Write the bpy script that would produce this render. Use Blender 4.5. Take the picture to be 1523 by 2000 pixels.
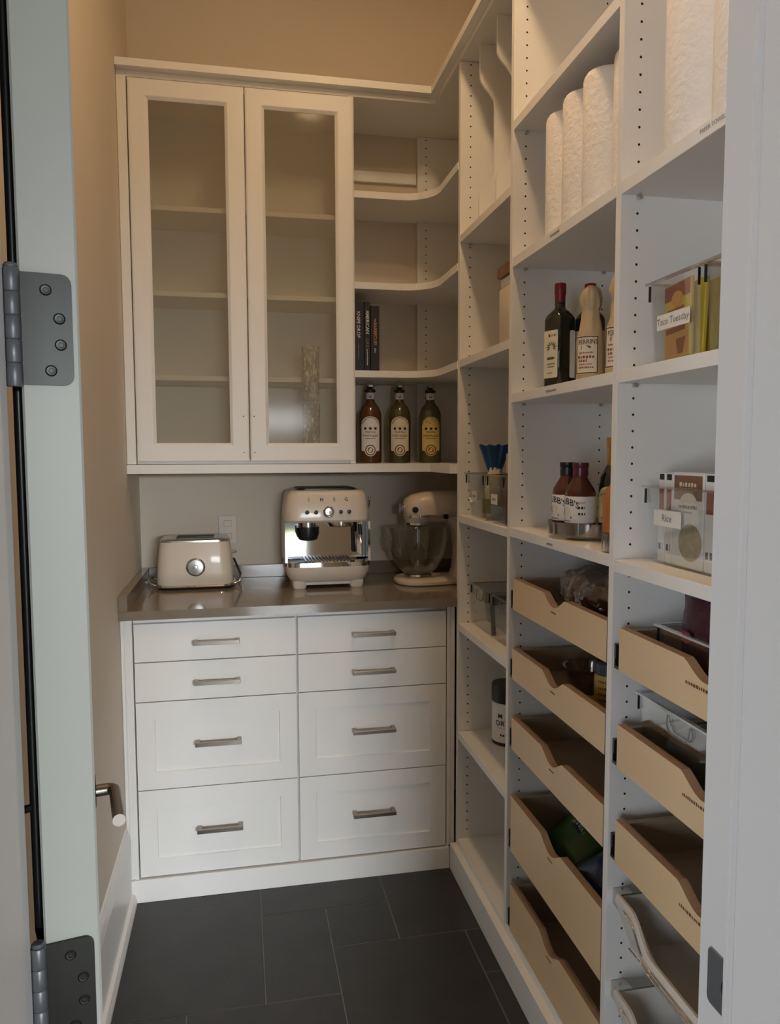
import bpy, bmesh, math, random
from mathutils import Vector, Matrix

# ------------------------------------------------------------------ scene, camera, light
S = bpy.context.scene
for o in list(bpy.data.objects):
    bpy.data.objects.remove(o)
C = S.collection
random.seed(7)
PI = math.pi

cam = bpy.data.cameras.new('camera')
cam_o = bpy.data.objects.new('camera', cam)
C.objects.link(cam_o)
YAW, PIT, ROL, FPX, CH = 0.19763517, -0.07825972, -0.00275453, 1477.08, 1.462
cy, sy, cp, sp = math.cos(YAW), math.sin(YAW), math.cos(PIT), math.sin(PIT)
Fv = Vector((sy*cp, cy*cp, sp)); R0 = Vector((cy, -sy, 0)); U0 = R0.cross(Fv)
Rv = math.cos(ROL)*R0 + math.sin(ROL)*U0
Uv = -math.sin(ROL)*R0 + math.cos(ROL)*U0
m = Matrix((Rv, Uv, -Fv)).transposed().to_4x4()
m.translation = Vector((0, 0, CH))
cam_o.matrix_world = m
cam.sensor_fit = 'HORIZONTAL'; cam.sensor_width = 36
cam.lens = 36*FPX/1523
cam.clip_start = 0.02
S.camera = cam_o

W = bpy.data.worlds.new('world'); S.world = W; W.use_nodes = True
W.node_tree.nodes['Background'].inputs[0].default_value = (0.62, 0.76, 1.0, 1)
W.node_tree.nodes['Background'].inputs[1].default_value = 0.5

S.view_settings.view_transform = 'Standard'
S.view_settings.look = 'None'
S.view_settings.exposure = 0.0
S.view_settings.gamma = 1.0
S.view_settings.use_curve_mapping = False

DAY_POWER, SIDE_POWER, LAMP_POWER = 3400.0, 160.0, 18.8
dl = bpy.data.lights.new('daylight', 'AREA')        # bright sky low over the garden, seen through the hall's glazed door
dl.shape = 'RECTANGLE'; dl.size = 5.2; dl.size_y = 2.0
dl.energy = DAY_POWER; dl.color = (0.90, 0.96, 1.0)
dlo = bpy.data.objects.new('daylight', dl); C.objects.link(dlo)
dlo.location = (1.55, -9.0, 2.9); dlo.rotation_euler = (PI/2, 0, 0)
d2 = bpy.data.lights.new('daylight_side', 'AREA')   # daylight of the hall's side window
d2.shape = 'RECTANGLE'; d2.size = 2.9; d2.size_y = 1.7
d2.energy = SIDE_POWER; d2.color = (0.86, 0.92, 1.0)
d2o = bpy.data.objects.new('daylight_side', d2); C.objects.link(d2o)
d2o.location = (-2.70, -2.65, 1.15); d2o.rotation_euler = (PI/2, 0, -PI/2)

# ------------------------------------------------------------------ materials
MATS = {}
def nt(name):
    if name in MATS: return MATS[name], None, None
    mm = bpy.data.materials.new(name); mm.use_nodes = True
    MATS[name] = mm
    t = mm.node_tree
    return mm, t, t.nodes['Principled BSDF']
def mat(name, col, rough=0.5, metal=0.0, var=0.0, scale=20.0, bump=0.0, bscale=150.0, coat=0.0, stretch=None, col2=None, spec=0.5, bdist=0.002):
    """procedural principled material: noise-driven colour variation and bump"""
    mm, t, b = nt(name)
    if t is None: return mm
    b.inputs['Roughness'].default_value = rough
    b.inputs['Metallic'].default_value = metal
    b.inputs['Specular IOR Level'].default_value = spec
    if coat: b.inputs['Coat Weight'].default_value = coat; b.inputs['Coat Roughness'].default_value = 0.05
    N = t.nodes; L = t.links
    tc = N.new('ShaderNodeTexCoord'); mp = N.new('ShaderNodeMapping'); L.new(tc.outputs['Object'], mp.inputs[0])
    if stretch: mp.inputs['Scale'].default_value = stretch
    nz = N.new('ShaderNodeTexNoise'); nz.inputs['Scale'].default_value = scale; nz.inputs['Detail'].default_value = 5
    L.new(mp.outputs[0], nz.inputs['Vector'])
    mx = N.new('ShaderNodeMix'); mx.data_type = 'RGBA'
    c2 = col2 if col2 else tuple(max(0, c*(1-var)) for c in col)
    c1 = col if col2 else tuple(min(1, c*(1+var*0.5)) for c in col)
    mx.inputs['A'].default_value = (*c1, 1); mx.inputs['B'].default_value = (*c2, 1)
    L.new(nz.outputs['Fac'], mx.inputs['Factor']); L.new(mx.outputs['Result'], b.inputs['Base Color'])
    if bump:
        n2 = N.new('ShaderNodeTexNoise'); n2.inputs['Scale'].default_value = bscale; n2.inputs['Detail'].default_value = 3
        L.new(mp.outputs[0], n2.inputs['Vector'])
        bp = N.new('ShaderNodeBump'); bp.inputs['Strength'].default_value = bump; bp.inputs['Distance'].default_value = bdist
        L.new(n2.outputs['Fac'], bp.inputs['Height']); L.new(bp.outputs[0], b.inputs['Normal'])
    return mm
def clear(name, tint=(1, 1, 1), base_fac=0.04, rough=0.02, bump=0.0, bscale=30.0, blend=0.35):
    """thin clear glass or plastic: transparent with a Fresnel gloss"""
    mm, t, b = nt(name)
    if t is None: return mm
    N = t.nodes; L = t.links
    N.remove(b)
    tr = N.new('ShaderNodeBsdfTransparent'); tr.inputs[0].default_value = (*tint, 1)
    gl = N.new('ShaderNodeBsdfGlossy'); gl.inputs['Roughness'].default_value = rough; gl.inputs[0].default_value = (1, 1, 1, 1)
    lw = N.new('ShaderNodeLayerWeight'); lw.inputs['Blend'].default_value = blend
    mr = N.new('ShaderNodeMapRange'); mr.inputs['To Min'].default_value = base_fac; mr.inputs['To Max'].default_value = 0.9
    pw = N.new('ShaderNodeMath'); pw.operation = 'POWER'; pw.inputs[1].default_value = 2.0
    L.new(lw.outputs['Facing'], pw.inputs[0]); L.new(pw.outputs[0], mr.inputs['Value'])
    ms = N.new('ShaderNodeMixShader')
    L.new(mr.outputs[0], ms.inputs[0]); L.new(tr.outputs[0], ms.inputs[1]); L.new(gl.outputs[0], ms.inputs[2])
    if bump:
        tc = N.new('ShaderNodeTexCoord'); nz = N.new('ShaderNodeTexNoise'); nz.inputs['Scale'].default_value = bscale
        L.new(tc.outputs['Object'], nz.inputs['Vector'])
        bp = N.new('ShaderNodeBump'); bp.inputs['Strength'].default_value = bump; bp.inputs['Distance'].default_value = 0.01
        L.new(nz.outputs['Fac'], bp.inputs['Height']); L.new(bp.outputs[0], gl.inputs['Normal'])
    L.new(ms.outputs[0], N['Material Output'].inputs[0])
    return mm
def satin(name, tint, veil, vfac, crinkle=0.0):
    """lightly satined glass: clear with a thin scattering veil and a Fresnel gloss"""
    mm, t, b = nt(name)
    if t is None: return mm
    N = t.nodes; L = t.links; N.remove(b)
    tr = N.new('ShaderNodeBsdfTransparent'); tr.inputs[0].default_value = (*tint, 1)
    df = N.new('ShaderNodeBsdfDiffuse'); df.inputs[0].default_value = (*veil, 1)
    m1 = N.new('ShaderNodeMixShader'); m1.inputs[0].default_value = vfac
    L.new(tr.outputs[0], m1.inputs[1]); L.new(df.outputs[0], m1.inputs[2])
    if crinkle:
        tc = N.new('ShaderNodeTexCoord'); mp = N.new('ShaderNodeMapping'); mp.inputs['Scale'].default_value = (1, 1, 0.4)
        nz = N.new('ShaderNodeTexNoise'); nz.inputs['Scale'].default_value = crinkle; nz.inputs['Detail'].default_value = 3; nz.inputs['Distortion'].default_value = 1.5
        mr = N.new('ShaderNodeMapRange'); mr.inputs['From Min'].default_value = 0.50; mr.inputs['From Max'].default_value = 0.66
        mr.inputs['To Min'].default_value = vfac*0.5; mr.inputs['To Max'].default_value = min(1.0, vfac*3.2)
        L.new(tc.outputs['Object'], mp.inputs[0]); L.new(mp.outputs[0], nz.inputs['Vector']); L.new(nz.outputs['Fac'], mr.inputs['Value']); L.new(mr.outputs[0], m1.inputs[0])
    gl = N.new('ShaderNodeBsdfGlossy'); gl.inputs['Roughness'].default_value = 0.09; gl.inputs[0].default_value = (1, 1, 1, 1)
    fr = N.new('ShaderNodeFresnel'); fr.inputs[0].default_value = 1.10
    m2 = N.new('ShaderNodeMixShader'); L.new(fr.outputs[0], m2.inputs[0]); L.new(m1.outputs[0], m2.inputs[1]); L.new(gl.outputs[0], m2.inputs[2])
    L.new(m2.outputs[0], N['Material Output'].inputs[0])
    return mm
def emis(name, col, st):
    mm, t, b = nt(name)
    if t is None: return mm
    b.inputs['Base Color'].default_value = (*col, 1)
    b.inputs['Emission Color'].default_value = (*col, 1); b.inputs['Emission Strength'].default_value = st
    return mm

WHITE = mat('white_melamine', (0.88, 0.87, 0.845), 0.42, var=0.02, scale=6, bump=0.04, bscale=260)
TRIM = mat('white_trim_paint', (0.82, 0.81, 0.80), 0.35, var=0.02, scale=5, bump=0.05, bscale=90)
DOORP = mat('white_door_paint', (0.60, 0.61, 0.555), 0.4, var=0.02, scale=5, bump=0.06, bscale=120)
WALL = mat('greige_wall_paint', (0.72, 0.635, 0.53), 0.85, var=0.04, scale=3, bump=0.10, bscale=220)
HALLW = mat('dark_hall_paint', (0.26, 0.27, 0.28), 0.9, var=0.03, scale=3)  # kept dark so the unseen hall bounces less light onto the door edge
CEIL = mat('ceiling_paint', (0.82, 0.80, 0.76), 0.9, var=0.02, scale=3, bump=0.06, bscale=200)
SLATE = mat('slate_tile', (0.036, 0.036, 0.036), 0.42, var=0.45, scale=9, bump=0.35, bscale=38)
GROUT = mat('tile_grout', (0.17, 0.17, 0.165), 0.9, var=0.1)
HALLF = mat('hall_wood_floor', (0.16, 0.12, 0.09), 0.4, var=0.3, scale=6, stretch=(12, 1, 1))
STONE = mat('taupe_quartz', (0.25, 0.205, 0.155), 0.14, var=0.16, scale=45, coat=0.3)
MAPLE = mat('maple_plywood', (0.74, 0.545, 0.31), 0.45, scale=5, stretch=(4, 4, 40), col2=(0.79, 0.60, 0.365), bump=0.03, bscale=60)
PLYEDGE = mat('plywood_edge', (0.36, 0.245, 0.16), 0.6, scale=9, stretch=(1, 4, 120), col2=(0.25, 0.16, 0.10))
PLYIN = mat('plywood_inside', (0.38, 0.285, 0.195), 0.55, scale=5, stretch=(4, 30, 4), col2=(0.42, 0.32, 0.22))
NICKEL = mat('brushed_nickel', (0.32, 0.29, 0.26), 0.28, 1.0, var=0.08, scale=60, stretch=(1, 30, 30))
BRONZE = mat('dark_steel', (0.055, 0.056, 0.052), 0.38, 1.0, var=0.2, scale=30, stretch=(1, 1, 0.1))
STEELP = mat('strike_plate_steel', (0.22, 0.23, 0.25), 0.40, 0.6, var=0.1, scale=30)
SMOKED = mat('smoked_chrome', (0.16, 0.145, 0.13), 0.35, 1.0, var=0.1)
CHROME = mat('chrome', (0.82, 0.82, 0.82), 0.05, 1.0, var=0.02)
STEEL = mat('brushed_steel', (0.62, 0.62, 0.60), 0.25, 1.0, var=0.06, scale=50)
BLACK = mat('black_plastic', (0.012, 0.012, 0.013), 0.35, var=0.2)
DARKHOLE = mat('pin_hole_dark', (0.012, 0.010, 0.009), 0.9, var=0.1)
CREAM = mat('cream_enamel', (0.70, 0.61, 0.51), 0.36, var=0.015, scale=4, coat=0.12)
PAPERW = mat('paper_towel', (0.86, 0.82, 0.76), 0.95, var=0.05, scale=40, bump=1.0, bscale=80, bdist=0.003)
CARD = mat('cardboard_core', (0.42, 0.30, 0.19), 0.9, var=0.15)
LABEL = mat('paper_label', (0.80, 0.78, 0.74), 0.7, var=0.03)
CREAML = mat('cream_label', (0.74, 0.68, 0.52), 0.7, var=0.05, scale=40)
INK = mat('black_ink', (0.02, 0.02, 0.02), 0.7, var=0.1)
INKB = mat('brown_ink', (0.16, 0.06, 0.035), 0.7, var=0.1)
INKG = mat('olive_ink', (0.09, 0.11, 0.04), 0.7, var=0.2)
GREYINK = mat('grey_ink', (0.22, 0.21, 0.20), 0.7, var=0.2)
GLASS = satin('satin_door_glass', (0.96, 0.95, 0.90), (0.46, 0.40, 0.32), 0.20)
ACRYL = clear('clear_acrylic', (0.95, 0.96, 0.96), 0.035, 0.04)
ACREDGE = clear('acrylic_edge', (0.80, 0.80, 0.80), 0.22, 0.08)
BOWLG = clear('bowl_glass', (0.93, 0.94, 0.93), 0.03, 0.02, blend=0.42)
CRINK = satin('crinkled_clear', (0.86, 0.86, 0.84), (0.95, 0.94, 0.92), 0.30, 75.0)
TEQ = mat('olive_bottle_glass', (0.070, 0.058, 0.022), 0.07, var=0.2, scale=8, coat=0.5)
TEQR = mat('amber_bottle_glass', (0.095, 0.040, 0.016), 0.07, var=0.2, scale=8, coat=0.5)
TEQG = mat('green_bottle_glass', (0.085, 0.082, 0.045), 0.07, var=0.2, scale=8, coat=0.5)
OILG = mat('dark_green_glass', (0.010, 0.013, 0.009), 0.06, var=0.2, coat=0.5)
REDCAP = mat('red_cap', (0.21, 0.012, 0.018), 0.4, var=0.2, scale=30)
WRAP = mat('tan_paper_wrap', (0.55, 0.42, 0.24), 0.6, var=0.2, scale=25, bump=0.6, bscale=45)
SAUCE = mat('barbecue_sauce', (0.085, 0.020, 0.012), 0.12, var=0.3, scale=12, coat=0.4)
PLUM = mat('plum_foil', (0.12, 0.022, 0.032), 0.3, var=0.3, scale=60)
GOLD = mat('gold_foil', (0.62, 0.42, 0.14), 0.3, 1.0, var=0.2)
AMBER = mat('orange_amber', (0.42, 0.15, 0.04), 0.2, var=0.2)
YELLABEL = mat('yellow_label', (0.72, 0.55, 0.20), 0.6, var=0.06)
YELLOW = mat('yellow_packet', (0.72, 0.53, 0.055), 0.4, var=0.12, scale=30)
REDPRINT = mat('red_print', (0.30, 0.065, 0.05), 0.5, var=0.25, scale=40)
ORANGEP = mat('orange_print', (0.72, 0.36, 0.09), 0.5, var=0.25, scale=40)
BLUEBAG = mat('blue_bag_foil', (0.025, 0.085, 0.24), 0.25, var=0.5, scale=14, bump=0.5, bscale=25)
CREAMBAG = mat('cream_bag_foil', (0.68, 0.63, 0.48), 0.35, var=0.2, scale=14, bump=0.5, bscale=25)
GREENBAG = mat('green_bag_foil', (0.045, 0.15, 0.02), 0.3, var=0.5, scale=10, bump=0.4, bscale=20)
NAVYBAG = mat('navy_bag_foil', (0.02, 0.035, 0.11), 0.28, var=0.6, scale=14, bump=0.8, bscale=22)
PURPLE = mat('purple_pouch', (0.055, 0.006, 0.022), 0.25, var=0.5, scale=10, bump=0.5, bscale=18)
MAGENTA = mat('magenta_print', (0.26, 0.02, 0.06), 0.3, var=0.3)
DARKBAG = mat('charcoal_bag', (0.03, 0.032, 0.036), 0.3, var=0.5, scale=12, bump=0.9, bscale=22)
BREAD = mat('brown_crust', (0.15, 0.06, 0.03), 0.6, var=0.5, scale=14)
BREADBAG = clear('bread_bag_film', (0.62, 0.50, 0.46), 0.14, 0.22, bump=1.0, bscale=28)
BROWNP = mat('brown_packet', (0.24, 0.12, 0.065), 0.5, var=0.4, scale=25)
TANP = mat('tan_packet', (0.62, 0.46, 0.30), 0.5, var=0.1)
LINEN = mat('white_canvas_liner', (0.66, 0.63, 0.58), 0.85, var=0.06, scale=12, bump=0.35, bscale=420)
GREYLID = mat('slate_blue_lid', (0.06, 0.075, 0.10), 0.4, var=0.15)
MUSTARD = mat('mustard_label', (0.50, 0.33, 0.06), 0.5, var=0.2, scale=30)
FOODG = mat('olive_food_photo', (0.24, 0.20, 0.09), 0.6, scale=85, col2=(0.52, 0.46, 0.32))
LEAFP = mat('green_food_photo', (0.07, 0.10, 0.03), 0.6, scale=60, col2=(0.38, 0.36, 0.2))
BOOKK = mat('black_book_cloth', (0.012, 0.010, 0.011), 0.5, var=0.3)
CELLO = clear('clear_cup_plastic', (0.80, 0.76, 0.74), 0.10, 0.05)
LAMPM = emis('lamp_globe_glass', (1.0, 0.68, 0.38), LAMP_POWER*5.2)

# ------------------------------------------------------------------ mesh helpers
def nbm(): return bmesh.new()
def mesh_from(bm, name, mats, smooth=False):
    me = bpy.data.meshes.new(name)
    bmesh.ops.recalc_face_normals(bm, faces=bm.faces)
    bm.to_mesh(me); bm.free()
    for x in (mats if isinstance(mats, (list, tuple)) else [mats]): me.materials.append(x)
    if smooth:
        for p in me.polygons: p.use_smooth = True
        try: me.set_sharp_from_angle(angle=math.radians(38))
        except Exception: pass
    return me
def gloc(o):
    v = Vector((0, 0, 0))
    while o is not None:
        v = v + o.location; o = o.parent
    return v
def obj(name, bm, mats, parent=None, smooth=False, world=False, label=None):
    if world and parent is not None:
        bmesh.ops.translate(bm, verts=bm.verts, vec=-gloc(parent))
    me = mesh_from(bm, name, mats, smooth)
    o = bpy.data.objects.new(name, me); C.objects.link(o)
    if parent is not None: o.parent = parent
    if label: o['label'] = label
    return o
def tag(o, label, cat, group=None):
    o['label'] = label; o['category'] = cat
    if group: o['group'] = group
    return o
def thing(name, label, cat, loc=(0, 0, 0), rotz=0.0, group=None):
    o = bpy.data.objects.new(name, None); C.objects.link(o)
    o.location = loc; o.rotation_euler = (0, 0, rotz); o.empty_display_size = 0.05
    return tag(o, label, cat, group)
def struct(name, bm, mats, label=None, smooth=False):
    o = obj(name, bm, mats, smooth=smooth); o['kind'] = 'structure'
    if label: o['label'] = label
    return o
def copy_tree(o, parent=None):
    c = o.copy(); C.objects.link(c); c.parent = parent
    for ch in [x for x in bpy.data.objects if x.parent == o]: copy_tree(ch, c)
    return c

def box(bm, x0, x1, y0, y1, z0, z1, bev=0.0, mi=0, seg=1):
    t = nbm() if bev else bm
    vs = [t.verts.new(p) for p in ((x0,y0,z0),(x1,y0,z0),(x1,y1,z0),(x0,y1,z0),(x0,y0,z1),(x1,y0,z1),(x1,y1,z1),(x0,y1,z1))]
    fs = [t.faces.new([vs[i] for i in f]) for f in ((3,2,1,0),(4,5,6,7),(0,1,5,4),(1,2,6,5),(2,3,7,6),(3,0,4,7))]
    for f in fs: f.material_index = mi
    if bev:
        bmesh.ops.bevel(t, geom=list(t.edges), offset=bev, segments=seg, affect='EDGES', profile=0.5)
        for f in t.faces: f.material_index = mi
        merge(bm, t)
    return bm
def merge(bm, t, M=None):
    """append bmesh t to bm (optionally transformed) and free t"""
    mp = {}
    for v in t.verts: mp[v] = bm.verts.new(M @ v.co if M else v.co)
    for f in t.faces:
        try:
            g = bm.faces.new([mp[v] for v in f.verts]); g.material_index = f.material_index
        except ValueError: pass
    t.free(); return bm
def B(x0, x1, y0, y1, z0, z1, bev=0.0, seg=1): return box(nbm(), x0, x1, y0, y1, z0, z1, bev, 0, seg)
def lathe(prof, seg=32, bm=None, mi=0, c=(0, 0), caps=True, a0=0.0, a1=2*PI):
    """profile of (r, z); full turn or a sector"""
    bm = bm or nbm(); full = abs(a1-a0-2*PI) < 1e-6
    n = seg if full else seg+1
    rings = []
    for r, z in prof:
        if r < 1e-6: rings.append([bm.verts.new((c[0], c[1], z))])
        else: rings.append([bm.verts.new((c[0]+r*math.cos(a0+(a1-a0)*k/seg), c[1]+r*math.sin(a0+(a1-a0)*k/seg), z)) for k in range(n)])
    for A, D in zip(rings, rings[1:]):
        for k in range(seg):
            k2 = (k+1) % n
            if len(A) == 1 and len(D) == 1: continue
            if len(A) == 1: vs = [A[0], D[k2], D[k]]
            elif len(D) == 1: vs = [A[k], A[k2], D[0]]
            else: vs = [A[k], A[k2], D[k2], D[k]]
            f = bm.faces.new(vs); f.material_index = mi
    if caps and full:
        for rg in (rings[0], rings[-1]):
            if len(rg) > 2:
                f = bm.faces.new(rg); f.material_index = mi
    return bm
def tube(bm, pts, r, seg=10, mi=0, cap=True):
    pts = [Vector(p) for p in pts]; rr = r if isinstance(r, (list, tuple)) else [r]*len(pts)
    rings = []; prev = None
    for i, p in enumerate(pts):
        d = (pts[min(i+1, len(pts)-1)] - pts[max(i-1, 0)]).normalized()
        if prev is None:
            a = Vector((0, 0, 1)) if abs(d.z) < 0.9 else Vector((1, 0, 0))
            u = d.cross(a).normalized()
        else:
            u = (prev - d*prev.dot(d)).normalized()
        prev = u; v = d.cross(u)
        rings.append([bm.verts.new(p + rr[i]*(u*math.cos(2*PI*k/seg) + v*math.sin(2*PI*k/seg))) for k in range(seg)])
    for A, D in zip(rings, rings[1:]):
        for k in range(seg):
            f = bm.faces.new([A[k], A[(k+1) % seg], D[(k+1) % seg], D[k]]); f.material_index = mi
    if cap:
        for rg in (rings[0], rings[-1]):
            f = bm.faces.new(rg); f.material_index = mi
    return bm
def arc(cx, cy_, r, a0, a1, n=8):
    return [(cx+r*math.cos(a0+(a1-a0)*k/n), cy_+r*math.sin(a0+(a1-a0)*k/n)) for k in range(n+1)]
def prism(poly, h0, h1, axis='Z', bm=None, mi=0, mi_side=None):
    """extrude a polygon: axis Z: (x,y); axis X: (y,z); axis Y: (x,z)"""
    bm = bm or nbm()
    def P(p, h): return (p[0], p[1], h) if axis == 'Z' else ((h, p[0], p[1]) if axis == 'X' else (p[0], h, p[1]))
    a = [bm.verts.new(P(p, h0)) for p in poly]; b = [bm.verts.new(P(p, h1)) for p in poly]
    n = len(poly)
    for vs in (a, b):
        f = bm.faces.new(vs); f.material_index = mi
    for k in range(n):
        f = bm.faces.new([a[k], a[(k+1) % n], b[(k+1) % n], b[k]]); f.material_index = mi if mi_side is None else mi_side
    return bm
def rrect(x0, x1, y0, y1, r, n=5):
    return (arc(x1-r, y1-r, r, 0, PI/2, n) + arc(x0+r, y1-r, r, PI/2, PI, n) + arc(x0+r, y0+r, r, PI, 1.5*PI, n) + arc(x1-r, y0+r, r, 1.5*PI, 2*PI, n))
def loft(loops, bm=None, mi=0, cap0=True, cap1=True):
    bm = bm or nbm()
    rg = [[bm.verts.new(p) for p in l] for l in loops]; n = len(rg[0])
    for A, D in zip(rg, rg[1:]):
        for k in range(n):
            f = bm.faces.new([A[k], A[(k+1) % n], D[(k+1) % n], D[k]]); f.material_index = mi
    if cap0: bm.faces.new(rg[0]).material_index = mi
    if cap1: bm.faces.new(rg[-1]).material_index = mi
    return bm
def frame_loft(x0, x1, z0, z1, steps, cap=True, bm=None):
    """rectangular loops facing -Y: steps of (inset, y)"""
    return loft([[(x0+i, y, z0+i), (x1-i, y, z0+i), (x1-i, y, z1-i), (x0+i, y, z1-i)] for i, y in steps], bm, cap0=cap, cap1=cap)
def text_bm(body, size, fn, align='CENTER', mi=0, bm=None, bold=0.0):
    """filled lettering; fn maps (u, v) of the text plane to a 3D point"""
    bm = bm or nbm()
    cu = bpy.data.curves.new('t', 'FONT'); cu.body = body; cu.size = size; cu.align_x = align; cu.align_y = 'CENTER'
    cu.resolution_u = 2; cu.offset = bold*size
    to = bpy.data.objects.new('t', cu); C.objects.link(to)
    me = bpy.data.meshes.new_from_object(to)
    vs = [bm.verts.new(fn(v.co.x, v.co.y)) for v in me.vertices]
    for p in me.polygons:
        try: bm.faces.new([vs[i] for i in p.vertices]).material_index = mi
        except ValueError: pass
    bpy.data.objects.remove(to); bpy.data.curves.remove(cu); bpy.data.meshes.remove(me)
    return bm
def quad(bm, fn, u0, u1, v0, v1, mi=0, n=1):
    for k in range(n):
        a = u0+(u1-u0)*k/n; b = u0+(u1-u0)*(k+1)/n
        bm.faces.new([bm.verts.new(fn(*p)) for p in ((a, v0), (b, v0), (b, v1), (a, v1))]).material_index = mi
    return bm
def poly_on(bm, fn, pts, mi=0):
    bm.faces.new([bm.verts.new(fn(*p)) for p in pts]).material_index = mi; return bm
def bars(bm, fn, u0, u1, v, h, seed=1, mi=0, gap=0.35):
    """a line of print too small to read: a row of short marks"""
    rnd = random.Random(seed); u = u0
    while u < u1:
        w = h*rnd.uniform(0.4, 1.0); quad(bm, fn, u, min(u+w, u1), v-h/2, v+h/2*rnd.uniform(0.5, 1), mi); u += w + h*gap
    return bm
def cylfn(r, a0, zb=0.0, c=(0, 0)):
    """text plane wrapped on a vertical cylinder, centred on angle a0 (seen from outside, u grows to the right)"""
    return lambda u, v: (c[0]+r*math.cos(a0+u/r), c[1]+r*math.sin(a0+u/r), zb+v)
def front_x(x, y0, z0): return lambda u, v: (x, y0-u, z0+v)          # on a face looking to -X, u to the right
def front_y(y, x0, z0): return lambda u, v: (x0+u, y, z0+v)          # on a face looking to -Y
def noisy(bm, amp, freq, seed=0):
    from mathutils import noise
    for v in bm.verts:
        d = noise.noise_vector(v.co*freq + Vector((seed*7.1, seed*3.3, seed*1.7)))
        v.co += d*amp
    return bm
def subdiv(bm, n): bmesh.ops.subdivide_edges(bm, edges=bm.edges, cuts=n, use_grid_fill=True); return bm

# ------------------------------------------------------------------ measures (metres; camera stands at x=0, y=0)
XL, XR, YB, YW0, YW1, ZC = -0.377, 1.030, 3.068, 0.50, 0.66, 3.30
R = 0.726                                   # front plane of the tall shelving
PA, PB, PC, PD, PE = 2.447, 1.957, 1.371, 0.752, 3.045   # near faces of the upright panels
TH = 0.019
JL, JR = -0.180, 0.453                      # door jambs

# ------------------------------------------------------------------ room shell
fl = struct('floor', B(XL-0.1, XR+0.1, YW0, YB+0.1, -0.06, -0.0014), GROUT, 'dark slate tiled pantry floor')
gx = [-0.563, -0.360, -0.157, 0.047, 0.250, 0.453, 0.657, 0.860]
gy = [0.50, 0.722, 0.924, 1.126, 1.328, 1.530, 1.732, 1.934, 2.130, 2.325, 2.520]
tiles = [(1,3,7,10),(3,4,7,9),(3,5,9,10),(4,5,8,9),(5,7,8,10),(4,6,6,8),(6,7,7,8),(6,7,5,7),(2,4,5,7),(1,2,5,7),
         (4,6,5,6),(1,3,3,5),(3,4,3,5),(4,5,4,5),(4,6,2,4),(5,7,4,5),(6,7,2,4),(1,2,1,3),(2,4,1,3),(4,5,0,2),(5,7,0,2),(1,4,0,1)]
for a, b, c, d in tiles:
    g = 0.0015
    x0, x1, y0, y1 = gx[a]+g, gx[b]-g, gy[c]+g, gy[d]-g
    x0 = max(x0, XL-0.02)
    h = random.uniform(-0.0006, 0.0006)
    obj('tile', B(x0, x1, y0, y1, -0.012, h, 0.0012), SLATE, fl)
struct('wall_left', B(XL-0.1, XL, YW0, YB+0.1, 0, ZC), WALL)
struct('wall_back', B(XL, XR, YB, YB+0.1, 0, ZC), WALL)
struct('wall_right', B(XR, XR+0.1, YW0, YB+0.1, 0, ZC), WALL)
struct('ceiling', B(XL-0.1, XR+0.1, YW0, YB+0.1, ZC, ZC+0.08), CEIL)
DH = 2.46
bm = nbm()
box(bm, XL, JL-0.02, YW0+0.01, YW1-0.006, 0, ZC); box(bm, JR+0.02, XR, YW0+0.01, YW1-0.006, 0, ZC)
box(bm, JL-0.02, JR+0.02, YW0+0.01, YW1-0.006, DH+0.02, ZC)
struct('wall_front', bm, WALL)
# baseboard of the left wall: board, cap slope and shoe
def prof_y(prof, y0, y1): return prism(prof, y0, y1, 'Y')
bb = [(XL, 0), (XL+0.030, 0), (XL+0.030, 0.012), (XL+0.024, 0.030), (XL+0.014, 0.034), (XL+0.014, 0.205), (XL+0.010, 0.232), (XL+0.004, 0.255), (XL, 0.258)]
struct('baseboard_left', prof_y(bb, YW1, 2.474), TRIM, 'tall white baseboard with shoe moulding along the left wall')
# door jambs with moulded stops
def jamb(xf, sgn, name, label):
    b = nbm()
    box(b, min(xf, xf-sgn*0.02), max(xf, xf-sgn*0.02), YW0, YW1, 0, DH, 0.002)
    j = struct(name, b, TRIM, label)
    s = 0.012*sgn
    pr = [(xf, 0.612), (xf+s*0.45, 0.612), (xf+s*0.62, 0.6105), (xf+s*0.62, 0.6075), (xf+s*0.12, 0.6060), (xf+s*0.12, 0.6030), (xf+s*0.80, 0.6015), (xf+s*1.00, 0.5985), (xf+s*1.00, 0.5945),
          (xf+s*0.40, 0.5930), (xf+s*0.40, 0.5905), (xf+s*1.10, 0.5890), (xf+s*1.25, 0.5860), (xf+s*1.25, 0.515), (xf, 0.515)]
    obj('door_stop', prism(pr, 0.0, DH, 'Z'), TRIM, j)
    # casing on the hall side
    c0, c1 = sorted((xf-sgn*0.004, xf-sgn*0.094))
    pr = [(c0, YW0+0.009), (c1, YW0+0.009), (c1, YW0-0.014), ((c0+c1)/2, YW0-0.018), (c0, YW0-0.008)]
    obj('casing', prism(pr, 0.0, DH+0.09, 'Z'), TRIM, j)
    return j
jl = jamb(JL, 1, 'trim_1', 'white hinge-side door jamb with moulded stop')
jr = jamb(JR, -1, 'trim_2', 'white strike-side door jamb with moulded stop')
hd = struct('trim_3', B(JL-0.02, JR+0.02, YW0, YW1, DH, DH+0.02), TRIM, 'white head of the door frame')
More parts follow.
